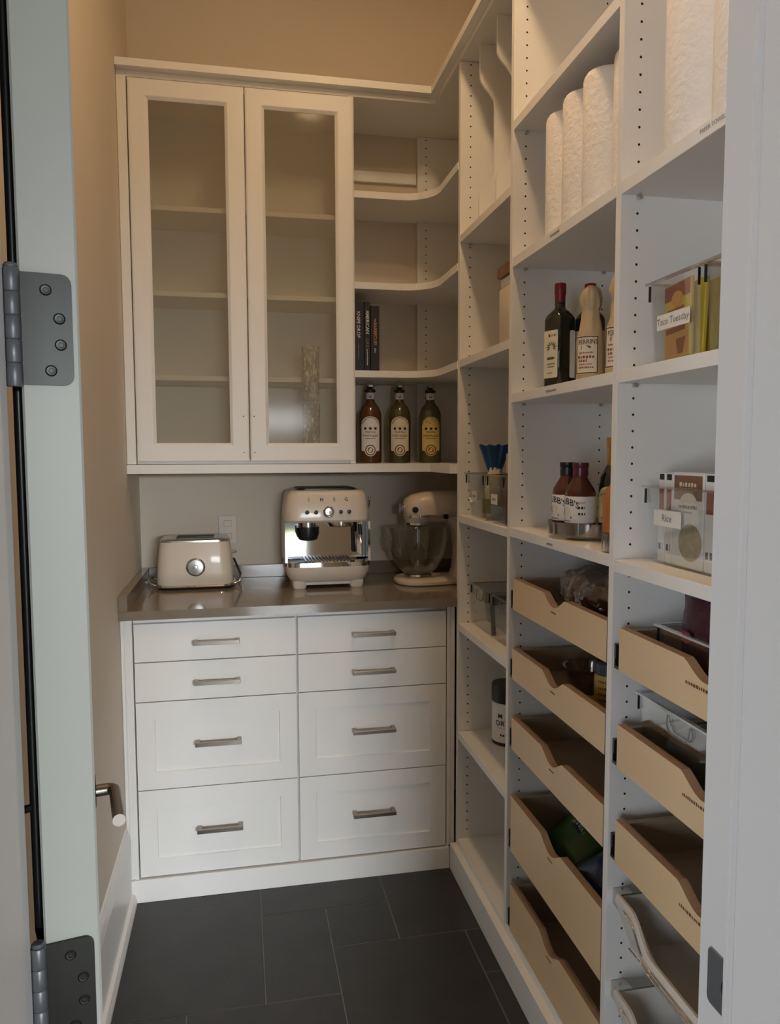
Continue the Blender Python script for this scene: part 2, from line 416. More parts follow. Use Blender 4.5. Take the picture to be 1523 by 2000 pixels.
# strike plate in the right jamb
b = prism(rrect(0.590, 0.642, 0.915, 0.972, 0.006), JR-0.0022, JR+0.004, 'X')
sp_ = obj('strike_plate', b, STEELP, jr, label='grey steel strike plate let into the door jamb')
b = prism(arc(0.606, 0.944, 0.0135, 0, 2*PI, 18)[:-1], JR-0.0027, JR-0.0020, 'X')
obj('latch_hole', b, BRONZE, sp_)
for zz in (0.922, 0.965):
    obj('screw', prism(arc(0.632, zz, 0.003, 0, 2*PI, 10)[:-1], JR-0.0026, JR-0.002, 'X'), STEELP, sp_)
# the hall behind the camera: floor, walls, a glazed garden door, a side window and an added light blocker
HY, HX0, HX1, HZ = -5.5, -2.6, 2.8, 3.3
struct('floor_hall', B(HX0, HX1, HY, YW0, -0.06, -0.002), HALLF)
struct('wall_hall_right', B(HX1, HX1+0.1, HY, YW0, 0, HZ), HALLW)
struct('ceiling_hall', B(HX0-0.1, HX1+0.1, HY, YW0, HZ, HZ+0.1), HALLW)
b = nbm(); box(b, HX0-0.1, XL-0.1, YW0+0.01, YW0+0.11, 0, HZ); box(b, XR+0.1, HX1+0.1, YW0+0.01, YW0+0.11, 0, HZ)
struct('wall_hall_front', b, HALLW)
b = nbm()
for ya, yb, za, zb_ in ((HY, -4.15, 0, HZ), (-1.15, YW0, 0, HZ), (-4.15, -1.15, 0, 0.25), (-4.15, -1.15, 2.05, HZ)): box(b, HX0-0.06, HX0, ya, yb, za, zb_)
struct('wall_hall_left', b, HALLW)
b = nbm()
for ya in (-4.15, -2.67, -1.20): box(b, HX0-0.05, HX0-0.01, ya, ya+0.05, 0.25, 2.05)
for za in (0.25, 1.13, 2.00): box(b, HX0-0.046, HX0-0.014, -4.15, -1.15, za, za+0.05)
struct('window_2', b, TRIM, 'wide side window of the hall with white bars')
b = nbm(); box(b, HX0, -0.35, HY-0.08, HY, 0, HZ); box(b, 2.40, HX1, HY-0.08, HY, 0, HZ); box(b, -0.35, 2.40, HY-0.08, HY, 2.12, HZ)
struct('wall_hall_rear', b, HALLW)
b = nbm()
for x in (-0.35, 1.0, 2.35): box(b, x, x+0.05, HY-0.06, HY-0.01, 0, 2.12)
for z in (0, 2.07): box(b, -0.35, 2.40, HY-0.055, HY-0.015, z, z+0.05)
struct('window_1', b, TRIM, 'glazed garden doors of the hall with white frames')
struct('hall_light_blocker', B(-0.44, 0.07, -0.80, -0.42, 0, HZ), HALLW)  # unseen block added to keep the daylight beam off the door edge
struct('ground', B(-8, 12, -16, HY-0.09, -0.08, -0.02), LEAFP, 'lawn outside the hall')

# ------------------------------------------------------------------ the open door leaf
door = bpy.data.objects.new('door_1', None); C.objects.link(door)
door.location = (-0.175, 0.663, 0.0); door.rotation_euler = (0, 0, math.radians(11.4))
door['kind'] = 'structure'; door['label'] = 'white panelled pantry door standing open, hinge edge towards the room'
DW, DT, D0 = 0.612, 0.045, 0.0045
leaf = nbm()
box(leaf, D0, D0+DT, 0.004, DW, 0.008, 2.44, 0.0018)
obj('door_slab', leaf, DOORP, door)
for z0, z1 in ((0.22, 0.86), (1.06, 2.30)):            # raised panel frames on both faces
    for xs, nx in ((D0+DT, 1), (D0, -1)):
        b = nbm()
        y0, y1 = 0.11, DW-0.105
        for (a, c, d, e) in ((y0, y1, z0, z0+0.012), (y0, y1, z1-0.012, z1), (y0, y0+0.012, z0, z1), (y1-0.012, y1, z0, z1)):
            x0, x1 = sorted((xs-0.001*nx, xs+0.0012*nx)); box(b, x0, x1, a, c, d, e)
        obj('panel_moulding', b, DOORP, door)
def hinge(zc):
    hh = 0.045
    poly = [(0.003, zc-hh), (0.0445-0.008, zc-hh)] + arc(0.0445-0.008, zc-hh+0.008, 0.008, -PI/2, 0, 4)[1:] + arc(0.0445-0.008, zc+hh-0.008, 0.008, 0, PI/2, 4) + [(0.003, zc+hh)]
    h = obj('hinge_leaf', prism(poly, 0.0012, 0.0045, 'Y'), BRONZE, door, label='dark steel hinge leaf with rounded corners')
    b = nbm(); n = 5
    for k in range(n):
        z0 = zc-0.047+0.0188*k
        lathe([(0.0001, z0), (0.0058, z0), (0.0064, z0+0.0010), (0.0064, z0+0.0178), (0.0058, z0+0.0186), (0.0001, z0+0.0186)], 14, b, mi=0)
    lathe([(0.0001, zc+0.047), (0.0052, zc+0.047), (0.0058, zc+0.0485), (0.0045, zc+0.0505), (0.0001, zc+0.0505)], 14, b)
    obj('hinge_knuckle', b, STEELP, h, smooth=True)
    for fx, fz in ((0.53, 0.15), (0.76, 0.40), (0.77, 0.635), (0.58, 0.87)):
        cx_, cz_ = 0.003+fx*0.0415, zc+hh-fz*2*hh
        b = nbm()
        t = lathe([(0.0001, 0.0002), (0.0018, 0.0002), (0.0020, 0.0007), (0.0036, 0.0008), (0.0047, 0.0)], 16, caps=False)
        merge(b, t, Matrix.Translation((cx_, 0.0011, cz_)) @ Matrix.Rotation(PI/2, 4, 'X'))
        s = obj('screw', b, BRONZE, h)
for zc in (0.26, 0.995, 1.563, 2.14): hinge(zc)
# lever handle on the face turned to the shelves
b = nbm(); merge(b, lathe([(0.0001, 0), (0.026, 0), (0.026, 0.006), (0.024, 0.008), (0.0001, 0.008)], 24), Matrix.Translation((D0+DT, 0.545, 0.938)) @ Matrix.Rotation(PI/2, 4, 'Y'))
lv = obj('lever_rose', b, BRONZE, door, True)
b = nbm()
xf = D0+DT
tube(b, [(xf+0.004, 0.545, 0.938), (xf+0.024, 0.545, 0.938)] + [(xf+0.024+0.012*math.sin(a), 0.545-0.012*(1-math.cos(a)), 0.938) for a in (0.4, 0.8, 1.2, 1.57)] + [(xf+0.036, 0.46, 0.938), (xf+0.036, 0.4305, 0.938)], 0.0092, 16)
obj('lever', b, NICKEL, lv, True, label='round bar lever pointing back to the hinges')
# slim dark bar along the hidden face of the door
b = nbm(); tube(b, [(0.0002, 0.030, 2.3), (0.0002, 0.030, 1.04), (0.001, 0.030, 1.031), (0.002, 0.030, 1.026)], [0.0042, 0.0042, 0.0036, 0.0015], 10)
pb = obj('door_bar', b, BLACK, door, True, label='slim dark upright bar beside the hinge edge of the door')
b = nbm(); tube(b, [(0.0, 0.030, 1.152), (-0.014, 0.031, 1.150), (-0.020, 0.036, 1.150)], 0.0038, 8); obj('bracket', b, BLACK, pb, True)

# ------------------------------------------------------------------ ceiling lamp (out of view, its warm light shapes the shelves)
for LX, LY, w in ((0.41, 1.70, 'above the shelves, farther from the door'), (0.41, 1.34, 'added to even out the light, nearer the door')):  # the nearer lamp is an extra, added to even out the warm light
    cl = thing('ceiling_lamp', 'small round dome ceiling lamp %s' % w, 'lamp', (LX, LY, ZC), 0, 'row of dome ceiling lamps')
    obj('canopy', lathe([(0.0001, 0.0), (0.085, 0.0), (0.085, -0.010), (0.076, -0.022), (0.0001, -0.022)], 32), NICKEL, cl, True)
    obj('dome', lathe([(0.0001, -0.0455)] + [(0.072*math.sin(PI/2*k/8), -0.0225-0.023*math.cos(PI/2*k/8)) for k in range(1, 9)] + [(0.0001, -0.0222)], 40), LAMPM, cl, True)

# ------------------------------------------------------------------ base cabinets
YD, YC = 2.481, 2.458
ZD = [0.079, 0.372, 0.664, 0.794, 0.921]
struct('baseboard_back', B(XL+0.001, 0.7055, 2.473, 2.50, 0, 0.076, 0.001), WHITE, 'white plinth board below the drawers')
bmp = nbm(); box(bmp, 0.706, R+0.02, PD-0.09, 2.472, 0, 0.094, 0.0015)
struct('baseboard_right', bmp, WHITE, 'white plinth board at the foot of the tall shelving')
def drawer_cab(name, x0, x1, label, hx, zh):
    w = x1-x0
    t = thing(name, label, 'cabinet', ((x0+x1)/2, YD, 0.0))
    bx0, bx1 = x0-0.003, x1+0.003
    b = nbm()
    box(b, bx0, bx0+0.016, YD+0.021, 3.04, 0.0, 0.935); box(b, bx1-0.016, bx1, YD+0.021, 3.04, 0.0, 0.935)
    box(b, bx0+0.016, bx1-0.016, 3.02, 3.04, 0.0, 0.935); box(b, bx0+0.016, bx1-0.016, YD+0.021, 3.02, 0.08, 0.096)
    box(b, bx0+0.016, bx1-0.016, YD+0.021, 3.02, 0.917, 0.935)
    obj('carcass', b, WHITE, t, world=True)
    for k in range(4):
        z0, z1 = ZD[k]+0.0015, ZD[k+1]-0.0015
        if k == 0: z0 += 0.001
        if k < 2: st = [(0, YD+0.020), (0, YD+0.0008), (0.0008, YD), (0.0565, YD), (0.0585, YD+0.0055)]
        else: st = [(0, YD+0.020), (0, YD+0.001), (0.001, YD)]
        d = obj('drawer', frame_loft(x0, x1, z0, z1, st), WHITE, t, world=True)
        zc = zh[k]; b = nbm(); yf = YD if k >= 2 else YD+0.0055
        for s in (-1, 1):
            xx = hx+s*0.0665; box(b, xx-0.007, xx+0.007, YD-0.0225, yf+0.0005, zc-0.001, zc+0.011, 0.0008)
        box(b, hx-0.0735, hx+0.0735, YD-0.0335, YD-0.0215, zc-0.0015, zc+0.0115, 0.0012)
        obj('handle', b, NICKEL, d, world=True)
    return t
drawer_cab('drawer_cabinet', -0.336, 0.177, 'white four-drawer base cabinet below the toaster', -0.0785, (0.226, 0.517, 0.720, 0.851))
drawer_cab('drawer_cabinet', 0.184, 0.693, 'white four-drawer base cabinet below the espresso machine and mixer', 0.437, (0.226, 0.517, 0.722, 0.851))
b = nbm()
for xa, xb, yy in ((XL+0.001, -0.364, YD+0.006), (-0.364, -0.357, YD-0.001), (-0.357, -0.352, YD+0.004), (-0.352, -0.3405, YD-0.001)): box(b, xa, xb, yy, YD+0.03, 0.077, 0.936)
tag(obj('filler_strip', b, WHITE), 'white fluted filler strip between left wall and drawers', 'filler strip')
b = nbm()
for xa, xb, yy in ((0.6975, 0.706, YD+0.004), (0.706, 0.712, YD+0.009), (0.712, 0.7245, YD+0.002)): box(b, xa, xb, yy, YD+0.03, 0.077, 0.936)
tag(obj('filler_strip', b, WHITE), 'white fluted filler strip between drawers and tall shelving', 'filler strip')
# worktop
wt = thing('worktop', 'glossy taupe stone worktop with low upstands', 'worktop', (0.2, 2.75, 0.937))
obj('slab', prism([(XL+0.001, YC), (0.7235, YC), (0.7235, PA+TH+0.002), (XR-0.001, PA+TH+0.002), (XR-0.001, YB-0.001), (XL+0.001, YB-0.001)], 0.937, 0.966), STONE, wt, world=True)
obj('side_upstand', B(XL+0.001, -0.349, YC, YB-0.002, 0.9662, 1.016, 0.001), STONE, wt, world=True)
obj('back_upstand', B(-0.3488, XR-0.002, 3.049, YB-0.002, 0.9662, 1.016, 0.001), STONE, wt, world=True)

# ------------------------------------------------------------------ glazed wall cabinet
YU = 2.748
uc = thing('glazed_cabinet', 'white wall cabinet with two tall glass doors', 'cabinet', (0.02, 2.9, 1.4235))
b = nbm()
box(b, -0.344, -0.326, YU+0.021, 3.05, 1.4235, 2.719); box(b, 0.404, 0.4235, YU+0.006, 3.05, 1.4235, 2.719)
box(b, -0.326, 0.404, 3.04, 3.05, 1.4235, 2.719)
box(b, -0.326, 0.404, YU+0.021, 3.04, 1.4235, 1.4415); box(b, -0.326, 0.404, YU+0.021, 3.04, 2.701, 2.719)
obj('carcass', b, WHITE, uc, world=True)
obj('side_stile', B(XL+0.001, -0.3455, YU-0.001, YU+0.03, 1.4235, 2.719, 0.001), WHITE, uc, world=True)
for z in (2.303, 2.011, 1.722): obj('shelf', B(-0.325, 0.403, 2.836 if z < 1.8 else 2.80, 3.039, z, z+0.0175, 0.0008), WHITE, uc, world=True)
for x0, x1, px0, px1, s in ((-0.342, 0.0405, -0.277, -0.026, -1), (0.0445, 0.422, 0.110, 0.360, 1)):
    st = [(0, YU+0.020), (0, YU+0.004), (0.004, YU+0.0005), (0.009, YU), (0.055, YU), (0.0575, YU+0.0015), (0.0655, YU+0.0085), (0.0655, YU+0.020)]
    loops = [[(x0+i, y, 1.432+i), (x1-i, y, 1.432+i), (x1-i, y, 2.716-i), (x0+i, y, 2.716-i)] for i, y in st]
    loops = loops + [loops[0]]
    bm = nbm(); rg = [[bm.verts.new(p) for p in l] for l in loops[:-1]]; rg.append(rg[0])
    for A, D in zip(rg, rg[1:]):
        for k in range(4): bm.faces.new([A[k], A[(k+1) % 4], D[(k+1) % 4], D[k]])
    d = obj('door', bm, WHITE, uc, world=True)
    obj('glass_pane', B(x0+0.064, x1-0.064, YU+0.010, YU+0.013, 1.496, 2.652), GLASS, d, world=True)
    xs = x1-0.033 if s < 0 else x0+0.033
    if s < 0: xs = 0.022
    else: xs = 0.059
    b = nbm()
    for z in (1.464, 1.592): prism(arc(xs, z, 0.0021, 0, 2*PI, 8)[:-1], YU-0.0004, YU+0.001, 'Y', b)
    obj('screw_holes', b, DARKHOLE, d, world=True)['kind'] = 'stuff'
# ledge below, deck and crown above, in an L around the corner
lg = thing('ledge_shelf', 'white L-shaped ledge under the wall cabinet and corner bottles', 'shelf', (0.2, 2.9, 1.39))
obj('board', prism([(XL+0.001, 2.735), (0.700, 2.735), (0.700, PA+TH+0.001), (XR-0.001, PA+TH+0.001), (XR-0.001, PE-0.001), (R-0.002, PE-0.001), (R-0.002, YB-0.001), (XL+0.001, YB-0.001)], 1.391, 1.422), WHITE, lg, world=True)
cr = thing('top_deck', 'white top board with crown edge running round cabinet and shelving', 'shelf', (0.2, 2.9, 2.72))
obj('crown_board', prism([(XL+0.001, 2.722), (0.699, 2.722), (0.699, PD-0.05), (XR-0.001, PD-0.05), (XR-0.001, YB-0.001), (XL+0.001, YB-0.001)], 2.7395, 2.764), WHITE, cr, world=True)
obj('under_panel', prism([(XL+0.001, 2.757), (0.7245, 2.757), (0.7245, PD-0.04), (XR-0.001, PD-0.04), (XR-0.001, YB-0.001), (XL+0.001, YB-0.001)], 2.7205, 2.739), WHITE, cr, world=True)

# ------------------------------------------------------------------ tall shelving along the right wall
un = thing('tall_shelving', 'white floor-to-crown shelving with drilled uprights along the right wall', 'shelving', (0.88, 1.6, 0.0))
def holes(yf, x, zs, sgn=-1):
    b = nbm()
    for z in zs:
        prism(arc(x, z, 0.0026, 0, 2*PI, 8)[:-1], yf+sgn*0.0003, yf-sgn*0.001, 'Y', b)
    return b
def zrow(ref, z0, z1): 
    k0 = math.ceil((z0-ref)/0.032); k1 = math.floor((z1-ref)/0.032)
    return [ref+0.032*k for k in range(k0, k1+1)]
for y, ref, z0 in ((PA, 2.710, 0.15), (PB, 2.620, 0.15), (PC, 2.271, 0.15), (PD, 2.271, 0.15), (PE, 2.708, 1.45)):
    zb = 0.0945 if y != PE else 1.4225
    p = obj('upright_panel', B(R, XR-0.002, y, y+TH, zb, 2.7195, 0.0006), WHITE, un, world=True)
    zs = zrow(ref, z0, 2.715)
    b = holes(y, 0.761, zs)
    merge(b, holes(y, 0.986, zs))
    if y in (PB, PC, PD):
        merge(b, holes(y+TH, 0.761, zs, 1)); merge(b, holes(y+TH, 0.986, zs, 1))
    h = obj('pin_holes', b, DARKHOLE, p, world=True); h['kind'] = 'stuff'
# small skirting fill below panel A between shelving and base cabinet
BAYS = {1: (PB+TH, PA), 2: (PC+TH, PB), 3: (PD+TH, PC)}
def shelf(bay, ztop, th=0.0245, pins=True, name='shelf'):
    y0, y1 = BAYS[bay]
    s = obj(name, B(R+0.0005, XR-0.003, y0+0.0008, y1-0.0008, ztop-th, ztop, 0.0008), WHITE, un, world=True)
    if pins:
        b = nbm()
        for xx in (0.761, 0.986):
            for ya, yb in ((y1-0.0005, y1-0.010), (y0+0.0005, y0+0.010)):
                tube(b, [(xx, ya, ztop-th-0.0042), (xx, yb, ztop-th-0.0042)], 0.004, 8)
        obj('shelf_pins', b, STEEL, s, world=True)['kind'] = 'stuff'
    return s
for z in (2.172, 1.768, 1.252, 0.881, 0.503): shelf(1, z)
shelf(1, 0.1195, pins=False, name='bottom_shelf'); shelf(3, 0.1195, pins=False, name='bottom_shelf'); shelf(2, 0.1195, 0.0245, False, 'bottom_shelf')
shelfT = {}
for z in (2.331, 1.978, 1.620, 1.257): shelfT[(2, z)] = shelf(2, z)
for z in (1.977, 1.620, 1.250): shelfT[(3, z)] = shelf(3, z)
def shelf_label(s, x, y, z, n, text=None, seed=1, h=0.0055):
    b = nbm(); fn = front_x(x-0.0004, y, z)
    if text: text_bm(text, h*1.5, fn, 'CENTER', 0, b)
    else: bars(b, fn, -n/2, n/2, 0, h, seed)
    obj('printed_label', b, GREYINK, s, world=True)
shelf_label(shelfT[(2, 1.978)], R, 1.68, 1.966, 0.052, None, 3)
shelf_label(shelfT[(3, 1.977)], R, 1.085, 1.9655, 0, 'PAPER TOWELS', h=0.0066)
shelf_label(shelfT[(2, 1.620)], R, 1.69, 1.607, 0.060, None, 5)
shelf_label(shelfT[(2, 1.257)], R, 1.685, 1.243, 0.034, None, 6)
# tray dividers with scooped fronts in the top compartment nearest the corner
for y in (2.336, 2.176):
    x0, x1, x2, z0, z1 = R+0.030, R+0.078, XR-0.01, 2.1725, 2.720
    pr = [(x2, z0), (x0, z0), (x0, 2.262)]
    pr += [(x0+(x1-x0)*(0.5-0.5*math.cos(PI*k/8)), 2.262+0.075*k/8) for k in range(1, 9)]
    pr += [(x1+(x0-x1)*(0.5-0.5*math.cos(PI*k/8)), 2.545+0.075*k/8) for k in range(0, 9)]
    pr += [(x0, z1), (x2, z1)]
    obj('tray_divider', prism(pr, y, y+0.008, 'Y'), WHITE, un, world=True)
# curved corner shelves and hanging rail on the back wall
def corner_poly():
    r = 0.12
    return [(0.4245, YB-0.001), (0.4245, 2.797), (0.724-r, 2.797)] + arc(0.724-r, 2.797-r, r, PI/2, 0, 12)[1:] + [(0.724, PA+TH+0.001), (XR-0.003, PA+TH+0.001), (XR-0.003, PE-0.001), (R-0.002, PE-0.001), (R-0.002, YB-0.001)]
CZ = (2.412, 2.087, 1.766)
for z, w in zip(CZ, ('topmost, empty', 'middle, empty', 'lowest, with three black books')):
    tag(obj('corner_shelf', prism(corner_poly(), z-0.0245, z), WHITE), 'white curved corner shelf, %s' % w, 'shelf', 'curved corner shelves')
tag(obj('hanging_rail', B(0.425, R-0.003, YB-0.016, YB-0.001, 2.535, 2.577, 0.001), WHITE), 'white hanging rail on the back wall of the corner', 'rail')

# ------------------------------------------------------------------ plywood pull-out drawers
def pull_out(bay, z0, z1, ysc, seed, lab=True, y1o=None):
    y0, y1 = BAYS[bay]; y0 += 0.004; y1 -= 0.028
    hw, dp = 0.062, 0.027
    pts = [(y1, z0), (y1, z1), (ysc+hw, z1)]
    n = 14
    for k in range(1, n):
        u = -1+2*k/n
        pts.append((ysc-u*hw, z1-dp*(0.5+0.5*math.cos(PI*u))**0.62))
    pts += [(ysc-hw, z1), (y0, z1), (y0, z0)]
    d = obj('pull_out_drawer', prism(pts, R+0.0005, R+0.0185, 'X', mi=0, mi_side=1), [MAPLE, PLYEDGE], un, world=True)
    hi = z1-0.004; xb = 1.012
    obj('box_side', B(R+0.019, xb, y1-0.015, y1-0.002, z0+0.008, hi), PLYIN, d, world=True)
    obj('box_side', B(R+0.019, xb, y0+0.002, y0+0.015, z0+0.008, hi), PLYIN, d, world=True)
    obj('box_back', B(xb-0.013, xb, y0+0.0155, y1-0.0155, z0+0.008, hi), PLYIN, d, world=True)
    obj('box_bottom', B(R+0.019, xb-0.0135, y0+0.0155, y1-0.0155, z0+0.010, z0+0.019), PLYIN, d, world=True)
    b = nbm(); zz = z0+0.004
    for ya, yb in ((y1+0.0005, BAYS[bay][1]-0.0005),):
        box(b, R+0.006, 1.0, yb-0.003, yb, zz, zz+0.045); box(b, R+0.004, 1.0, ya, yb-0.003, zz-0.004, zz+0.002); box(b, R+0.004, R+0.03, yb-0.010, yb-0.003, zz+0.018, zz+0.045)
    obj('slide', b, BLACK, d, world=True)
    obj('slide', B(R+0.006, 1.0, BAYS[bay][0]+0.0004, BAYS[bay][0]+0.0035, zz, zz+0.03), BLACK, d, world=True)
    if lab:
        b = nbm(); bars(b, front_x(R+0.0001, ysc+0.012 if bay == 2 else ysc+0.055, z1-dp-0.012), 0, 0.028 if bay == 2 else 0.075, 0, 0.005 if bay == 2 else 0.006, seed)
        obj('printed_label', b, INKB, d, world=True)
    return d
for k, (z0, z1) in enumerate(((1.035, 1.121), (0.842, 0.928), (0.645, 0.735), (0.352, 0.511), (0.098, 0.257))):
    pull_out(2, z0+0.022 if k == 4 else z0, z1, 1.660, 20+k)
for k, (z0, z1) in enumerate(((1.032, 1.119), (0.837, 0.925), (0.640, 0.730))):
    pull_out(3, z0, z1, 1.062, 30+k)

# ------------------------------------------------------------------ toaster
TZ = 0.966
to = thing('toaster', 'cream two-slice toaster with chrome base rails and round dial', 'toaster', (-0.162, 2.912, TZ))
def rl(wx, wy, r, z, n=6): return [(x, y, z) for x, y in rrect(-wx/2, wx/2, -wy/2, wy/2, r, n)]
obj('body', loft([rl(0.268, 0.188, 0.045, 0.016), rl(0.276, 0.196, 0.048, 0.022), rl(0.274, 0.194, 0.048, 0.060), rl(0.262, 0.180, 0.046, 0.130), rl(0.250, 0.166, 0.044, 0.172)]), CREAM, to, True)
obj('base_plate', loft([rl(0.262, 0.186, 0.045, 0.0005), rl(0.268, 0.190, 0.046, 0.008)]), BLACK, to, True)
obj('base_trim', loft([rl(0.284, 0.204, 0.052, 0.0082), rl(0.288, 0.208, 0.054, 0.011), rl(0.284, 0.204, 0.052, 0.0158)]), CHROME, to, True)
tp = obj('top_plate', loft([rl(0.251, 0.167, 0.044, 0.1722), rl(0.250, 0.166, 0.044, 0.178), rl(0.236, 0.150, 0.040, 0.184)]), STEEL, to, True)
for yy in (-0.033, 0.033):
    b = nbm(); box(b, -0.068, 0.068, yy-0.016, yy+0.016, 0.1842, 0.1865, 0.0008)
    s_ = obj('bread_slot', b, BLACK, tp)
b = nbm(); M = Matrix.Translation((0.004, -0.0958, 0.083)) @ Matrix.Rotation(PI/2, 4, 'X')
merge(b, lathe([(0.0001, -0.004), (0.0335, -0.004), (0.0335, 0.006), (0.031, 0.008), (0.029, 0.006), (0.0001, 0.006)], 32), M)
dial = obj('dial_ring', b, CHROME, to, True)
b = nbm(); merge(b, lathe([(0.0001, 0.0062), (0.028, 0.0062), (0.0265, 0.010), (0.009, 0.011), (0.0075, 0.017), (0.0001, 0.0175)], 28), M)
obj('dial', b, STEEL, dial, True)
b = nbm(); box(b, 0.036, 0.042, -0.1000, -0.094, 0.099, 0.103); obj('pointer', b, STEEL, dial)
for s in (-1, 1):
    b = nbm(); tube(b, [(s*0.138, -0.060, 0.012), (s*0.160, -0.060, 0.020), (s*0.167, -0.050, 0.030), (s*0.167, 0.050, 0.030), (s*0.160, 0.060, 0.020), (s*0.138, 0.060, 0.012)], 0.0042, 10)
    obj('side_rail', b, CHROME, to, True)
b = nbm(); tube(b, [(0.128, 0, 0.120), (0.150, 0, 0.122)], 0.003, 8); tube(b, [(0.147, -0.006, 0.122), (0.147, 0.006, 0.122)], 0.0055, 10)
obj('lever_knob', b, CHROME, to, True)
b = nbm(); tube(b, [(0.139, 0.03, 0.095), (0.150, 0.02, 0.07), (0.164, 0.0, 0.036)], 0.004, 8); obj('carry_strap', b, BLACK, to, True)

# ------------------------------------------------------------------ espresso machine
em = thing('espresso_machine', 'cream and chrome espresso machine with built-in grinder', 'espresso machine', (0.318, 2.860, TZ))
def el(w, yf, yb, r, z): return [(x, y, z) for x, y in rrect(-w/2, w/2, yf, yb, r, 6)]
YF = -0.140
obj('head', loft([el(0.308, YF+0.006, 0.13, 0.045, 0.2445), el(0.314, YF, 0.135, 0.048, 0.252), el(0.310, YF+0.002, 0.135, 0.048, 0.290), el(0.290, YF+0.010, 0.130, 0.044, 0.345), el(0.270, YF+0.018, 0.120, 0.040, 0.357), el(0.255, YF+0.026, 0.110, 0.036, 0.360)]), CREAM, em, True)
ct = obj('cup_tray', loft([el(0.215, YF+0.035, 0.10, 0.03, 0.3602), el(0.215, YF+0.035, 0.10, 0.03, 0.366), el(0.205, YF+0.040, 0.095, 0.028, 0.368)]), BLACK, em, True)
obj('lower_body', loft([el(0.250, YF+0.022, 0.12, 0.040, 0.024), el(0.282, YF+0.010, 0.13, 0.046, 0.034), el(0.308, YF+0.001, 0.135, 0.050, 0.060), el(0.312, YF-0.001, 0.135, 0.050, 0.082)]), CREAM, em, True)
b = nbm()
for xc, w in ((-0.105, 0.052), (0.105, 0.052)):
    lp = lambda i, z: [(x, y, z) for x, y in rrect(xc-w/2+i, xc+w/2-i, YF+0.018+i, 0.10, 0.012, 4)]
    loft([lp(0.004, 0.0005), lp(0.0, 0.012), lp(0.0, 0.030)], b)
box(b, -0.082, 0.082, YF+0.024, 0.09, 0.014, 0.030)
obj('foot_plinth', b, CREAM, em, True)
obj('drip_tray', loft([el(0.313, YF-0.001, 0.0, 0.045, 0.0822), el(0.313, YF-0.001, 0.0, 0.045, 0.098), el(0.306, YF+0.004, 0.0, 0.042, 0.100)]), CHROME, em, True)
b = nbm()
for k in range(14): box(b, -0.085+0.0128*k, -0.078+0.0128*k, YF+0.012, -0.012, 0.1002, 0.1035)
g = obj('drip_grille', b, BLACK, em); g['kind'] = 'stuff'
obj('back_panel', B(-0.150, 0.150, -0.050, 0.13, 0.100, 0.2442, 0.004), CHROME, em)
for s in (-1, 1):
    b = nbm(); x0, x1 = sorted((s*0.1565, s*0.148))
    loft([[(x, y, z) for x, y in ((x0, -0.120), (x1, -0.120), (x1, 0.13), (x0, 0.13))] for z in (0.0985, 0.2443)], b)
    obj('side_column', b, CHROME, em)
b = nbm(); lathe([(0.0001, 0.2443), (0.030, 0.2443), (0.030, 0.226), (0.0001, 0.226)], 28, b, 0, (-0.071, -0.088))
gr = obj('grinder_collar', b, STEEL, em, True)
b = nbm(); lathe([(0.0001, 0.2258), (0.042, 0.2258), (0.041, 0.200), (0.034, 0.180), (0.026, 0.176), (0.0001, 0.176)], 28, b, 0, (-0.071, -0.088)); obj('grinder_funnel', b, BLACK, gr, True)
b = nbm(); lathe([(0.0001, 0.2443), (0.046, 0.2443), (0.047, 0.234), (0.043, 0.226), (0.030, 0.222), (0.0001, 0.222)], 28, b, 0, (0.050, -0.088)); obj('brew_head', b, CHROME, em, True)
b = nbm(); tube(b, [(0.118, -0.105, 0.2443), (0.119, -0.110, 0.22), (0.122, -0.118, 0.16), (0.124, -0.120, 0.115)], 0.0038, 10)
sw = obj('steam_wand', b, CHROME, em, True)
b = nbm(); tube(b, [(0.1185, -0.107, 0.232), (0.1197, -0.1125, 0.205), (0.1205, -0.115, 0.195)], [0.0075, 0.0075, 0.006], 10); obj('grip', b, BLACK, sw, True)
b = nbm(); tube(b, [(0.100, -0.06, 0.238), (0.101, -0.062, 0.20), (0.103, -0.063, 0.125)], 0.006, 8); obj('hot_water_spout', b, BRONZE, em, True)
fnE = lambda z0: (lambda u, v: (u, YF-0.0006 + max(0.0, (z0+v-0.290))*0.13 + 0.0016, z0+v))
for ch, xo in (('S', -0.071), ('M', -0.024), ('E', 0.022), ('G', 0.066)):
    f0 = lambda u, v, xo=xo: (xo+u, YF-0.0014+max(0.0, (0.327+v-0.290))*0.146+0.002, 0.327+v)
    b = text_bm(ch, 0.0185, f0, 'CENTER', 0, None, 0.012); bmesh.ops.solidify(b, geom=b.faces[:], thickness=0.0015)
    obj('letter', b, SMOKED, em)
def dial_on(xc, zc, r, ro, inner):
    b = nbm(); M = Matrix.Translation((xc, YF+0.0015, zc)) @ Matrix.Rotation(PI/2, 4, 'X')
    merge(b, lathe([(0.0001, -0.003), (r, -0.003), (r, 0.010), (r*0.9, 0.0125), (r*0.78, 0.011), (0.0001, 0.011)], 24), M)
    d = obj(ro, b, CHROME, em, True)
    b = nbm(); merge(b, lathe([(0.0001, 0.0112), (r*0.74, 0.0112), (r*0.62, 0.0135), (0.0001, 0.0145)], 20), M); obj('face', b, inner, d, True)
dial_on(0.0, 0.284, 0.0205, 'main_dial', STEEL)
for xo in (-0.078, -0.046, 0.044, 0.074): dial_on(xo, 0.283, 0.0082, 'push_button', BRONZE)
b = nbm(); tube(b, [(0.148, -0.05, 0.290), (0.162, -0.05, 0.290), (0.164, -0.05, 0.300), (0.164, -0.05, 0.322)], 0.0035, 8); tube(b, [(0.164, -0.05, 0.318), (0.165, -0.05, 0.330)], 0.0055, 10)
obj('steam_lever', b, CHROME, em, True)

